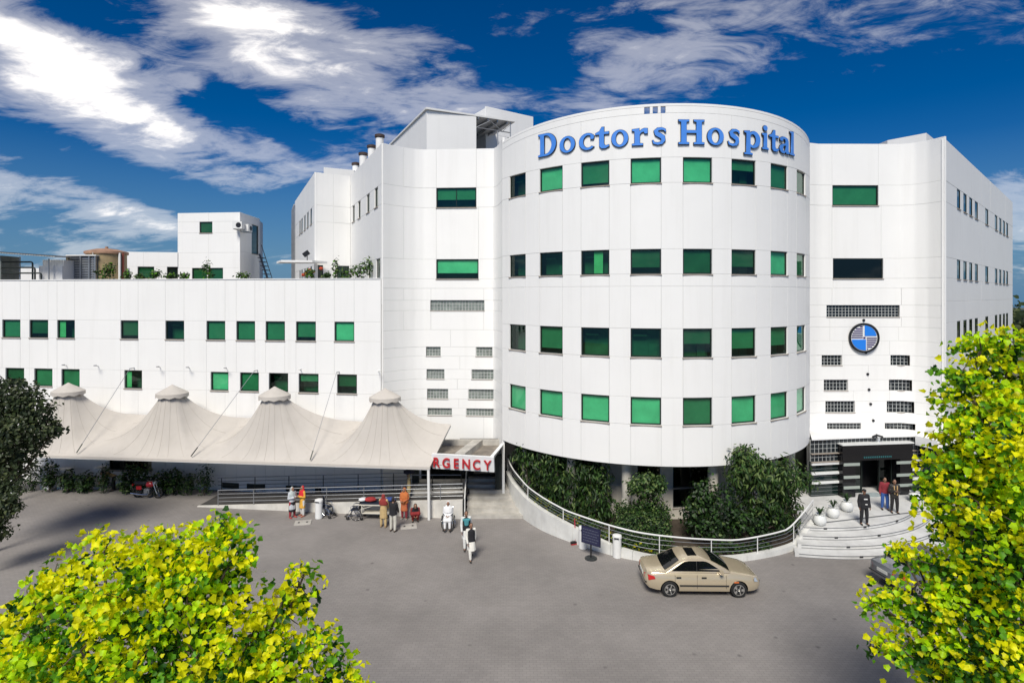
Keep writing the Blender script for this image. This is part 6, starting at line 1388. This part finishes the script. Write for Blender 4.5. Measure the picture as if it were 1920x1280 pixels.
# shrubs under the tents
sh_l = [(22, 898, 26, 22), (60, 885, 14, 30), (92, 885, 16, 22), (128, 897, 18, 16), (160, 900, 16, 16), (194, 890, 10, 22), (238, 895, 16, 22), (262, 890, 20, 20), (300, 900, 18, 18), (325, 897, 16, 20), (352, 902, 16, 16), (383, 893, 16, 26)]
names = ['broad low shrub at the far left under the tents', 'narrow tall shrub left of the white planter piers', 'shrub between the two left white planter piers', 'low shrub right of the second planter pier', 'low shrub with pale leaves left of the third planter pier', 'narrow shrub just right of the third planter pier',
         'shrub behind the bending man', 'shrub under the dark low window', 'shrub behind the motorcycle tank', 'dark shrub behind the motorcycle front wheel', 'low shrub left of the palm by the ramp', 'small palm like shrub beside the white bin']
for (px, py, rx, ry), nm in zip(sh_l, names):
    Y = 34.4-.0022*px; b = (X(px, Y), Y, 0); zc = Z(py, Y); bush('shrub', nm, 'shrub', b, [((b[0], Y, zc), (rx*Y/FPX, .45, ry*Y/FPX)), ((b[0], Y, zc*.55), (rx*Y/FPX*.8, .4, ry*Y/FPX*.8))], 420, .17, 'lance' if 'palm' in nm or 'narrow' in nm else 'oval', DK, [.40, .35, .12, .13], -.3 if 'palm' in nm else .1, .5, True, 'shrubs under the tents', .025)
# plants on the low roof
rp_l = ['leafy plant before the left side of the tan tank', 'taller leafy plant before the middle of the tan tank', 'small plant just right of the tan tank', 'tiny plant between tan tank and the rooftop window', 'low plant left of the dark rooftop window', 'low plant before the dark rooftop window', 'tiny plant left of the stair tower windows', 'tall thin plant before the two stair tower windows', 'low plant under the outside iron stair', 'plant beside the red roof flowers', 'tiny plant right of the red roof flowers', 'thin tall plant left of the wide terrace window', 'bushy plant before the wide terrace window', 'bushy plant right of the wide terrace window', 'rightmost taller roof plant against the main block']
for i, (px, py, rx, ry, Y) in enumerate([(196, 512, 16, 12, 38), (206, 505, 12, 14, 38), (238, 516, 8, 8, 38), (262, 518, 8, 6, 38), (292, 514, 12, 8, 37.6), (318, 517, 12, 6, 37.6), (345, 517, 9, 6, 37.4), (388, 505, 10, 20, 37.2), (455, 517, 12, 6, 36.8), (580, 512, 8, 10, 36), (612, 517, 5, 6, 36), (630, 505, 5, 22, 35.8), (655, 512, 22, 12, 35.5), (675, 508, 18, 14, 35.2), (690, 498, 14, 16, 35.2)]):
    bush('roof_plant', rp_l[i]+' on the low roof', 'plant', (X(px, Y), Y, 11.6), [((X(px, Y), Y, Z(py, Y)), (rx*Y/FPX, .3, ry*Y/FPX))], 130, .16, 'oval', DK[:3]+[YEL[3]], [.3, .35, .2, .15], 0, .5, True, 'potted plants along the low roof parapet', .02)
for i, (px, py) in enumerate([(569, 517), (575, 514), (581, 508), (587, 511), (602, 505)]):
    Y = 38.6; t = thing('flower', ('leftmost red flower', 'second red flower from the left', 'middle red flower', 'fourth red flower from the left', 'rightmost and tallest red flower')[i]+' on the roof terrace', 'flower', (X(px, Y), Y, 11.6), 0, 'red flowers on the roof terrace')
    zt2 = Z(py, Y)+.05; mb = MB(); mb.tube([(X(px, Y), Y, 11.6), (X(px, Y), Y, zt2)], .015, 5); mb.build('stem', DK[1], t)
    mb = MB(); mb.lathe([(.02, -.1), (.13, -.05), (.15, .03), (.08, .1), (.02, .12)], (X(px, Y), Y, zt2), 8); mb.build('bloom', mat('orange_red_petal', (.45, .06, .02), .6) if 'orange_red_petal' not in bpy.data.materials else bpy.data.materials['orange_red_petal'], t)
# far wood on the horizon at the right
P_ = []
for i in range(2600): P_.append((random.uniform(95, 260), random.uniform(150, 190), abs(random.gauss(4, 3.6))))
P_ = np.array(P_); P_ = P_[P_[:, 2] < 9.5+1.8*np.sin(P_[:, 0]*.3)+1.2*np.sin(P_[:, 0]*.83)]
fw = leaf_cloud(P_, unit(rng.normal(size=P_.shape)+np.array([0, -1.0, .6])), rng.normal(size=P_.shape), rng.uniform(1.2, 2.4, len(P_)), 'oval', rng.choice(3, len(P_)), OL, 'far_wood', None); tag(fw, kind='stuff')
mb = MB(); mb.box((178, 178, 3.6), (170, 14, 7.2)); fb = mb.build('far_undergrowth', OL[0]); tag(fb, kind='stuff')
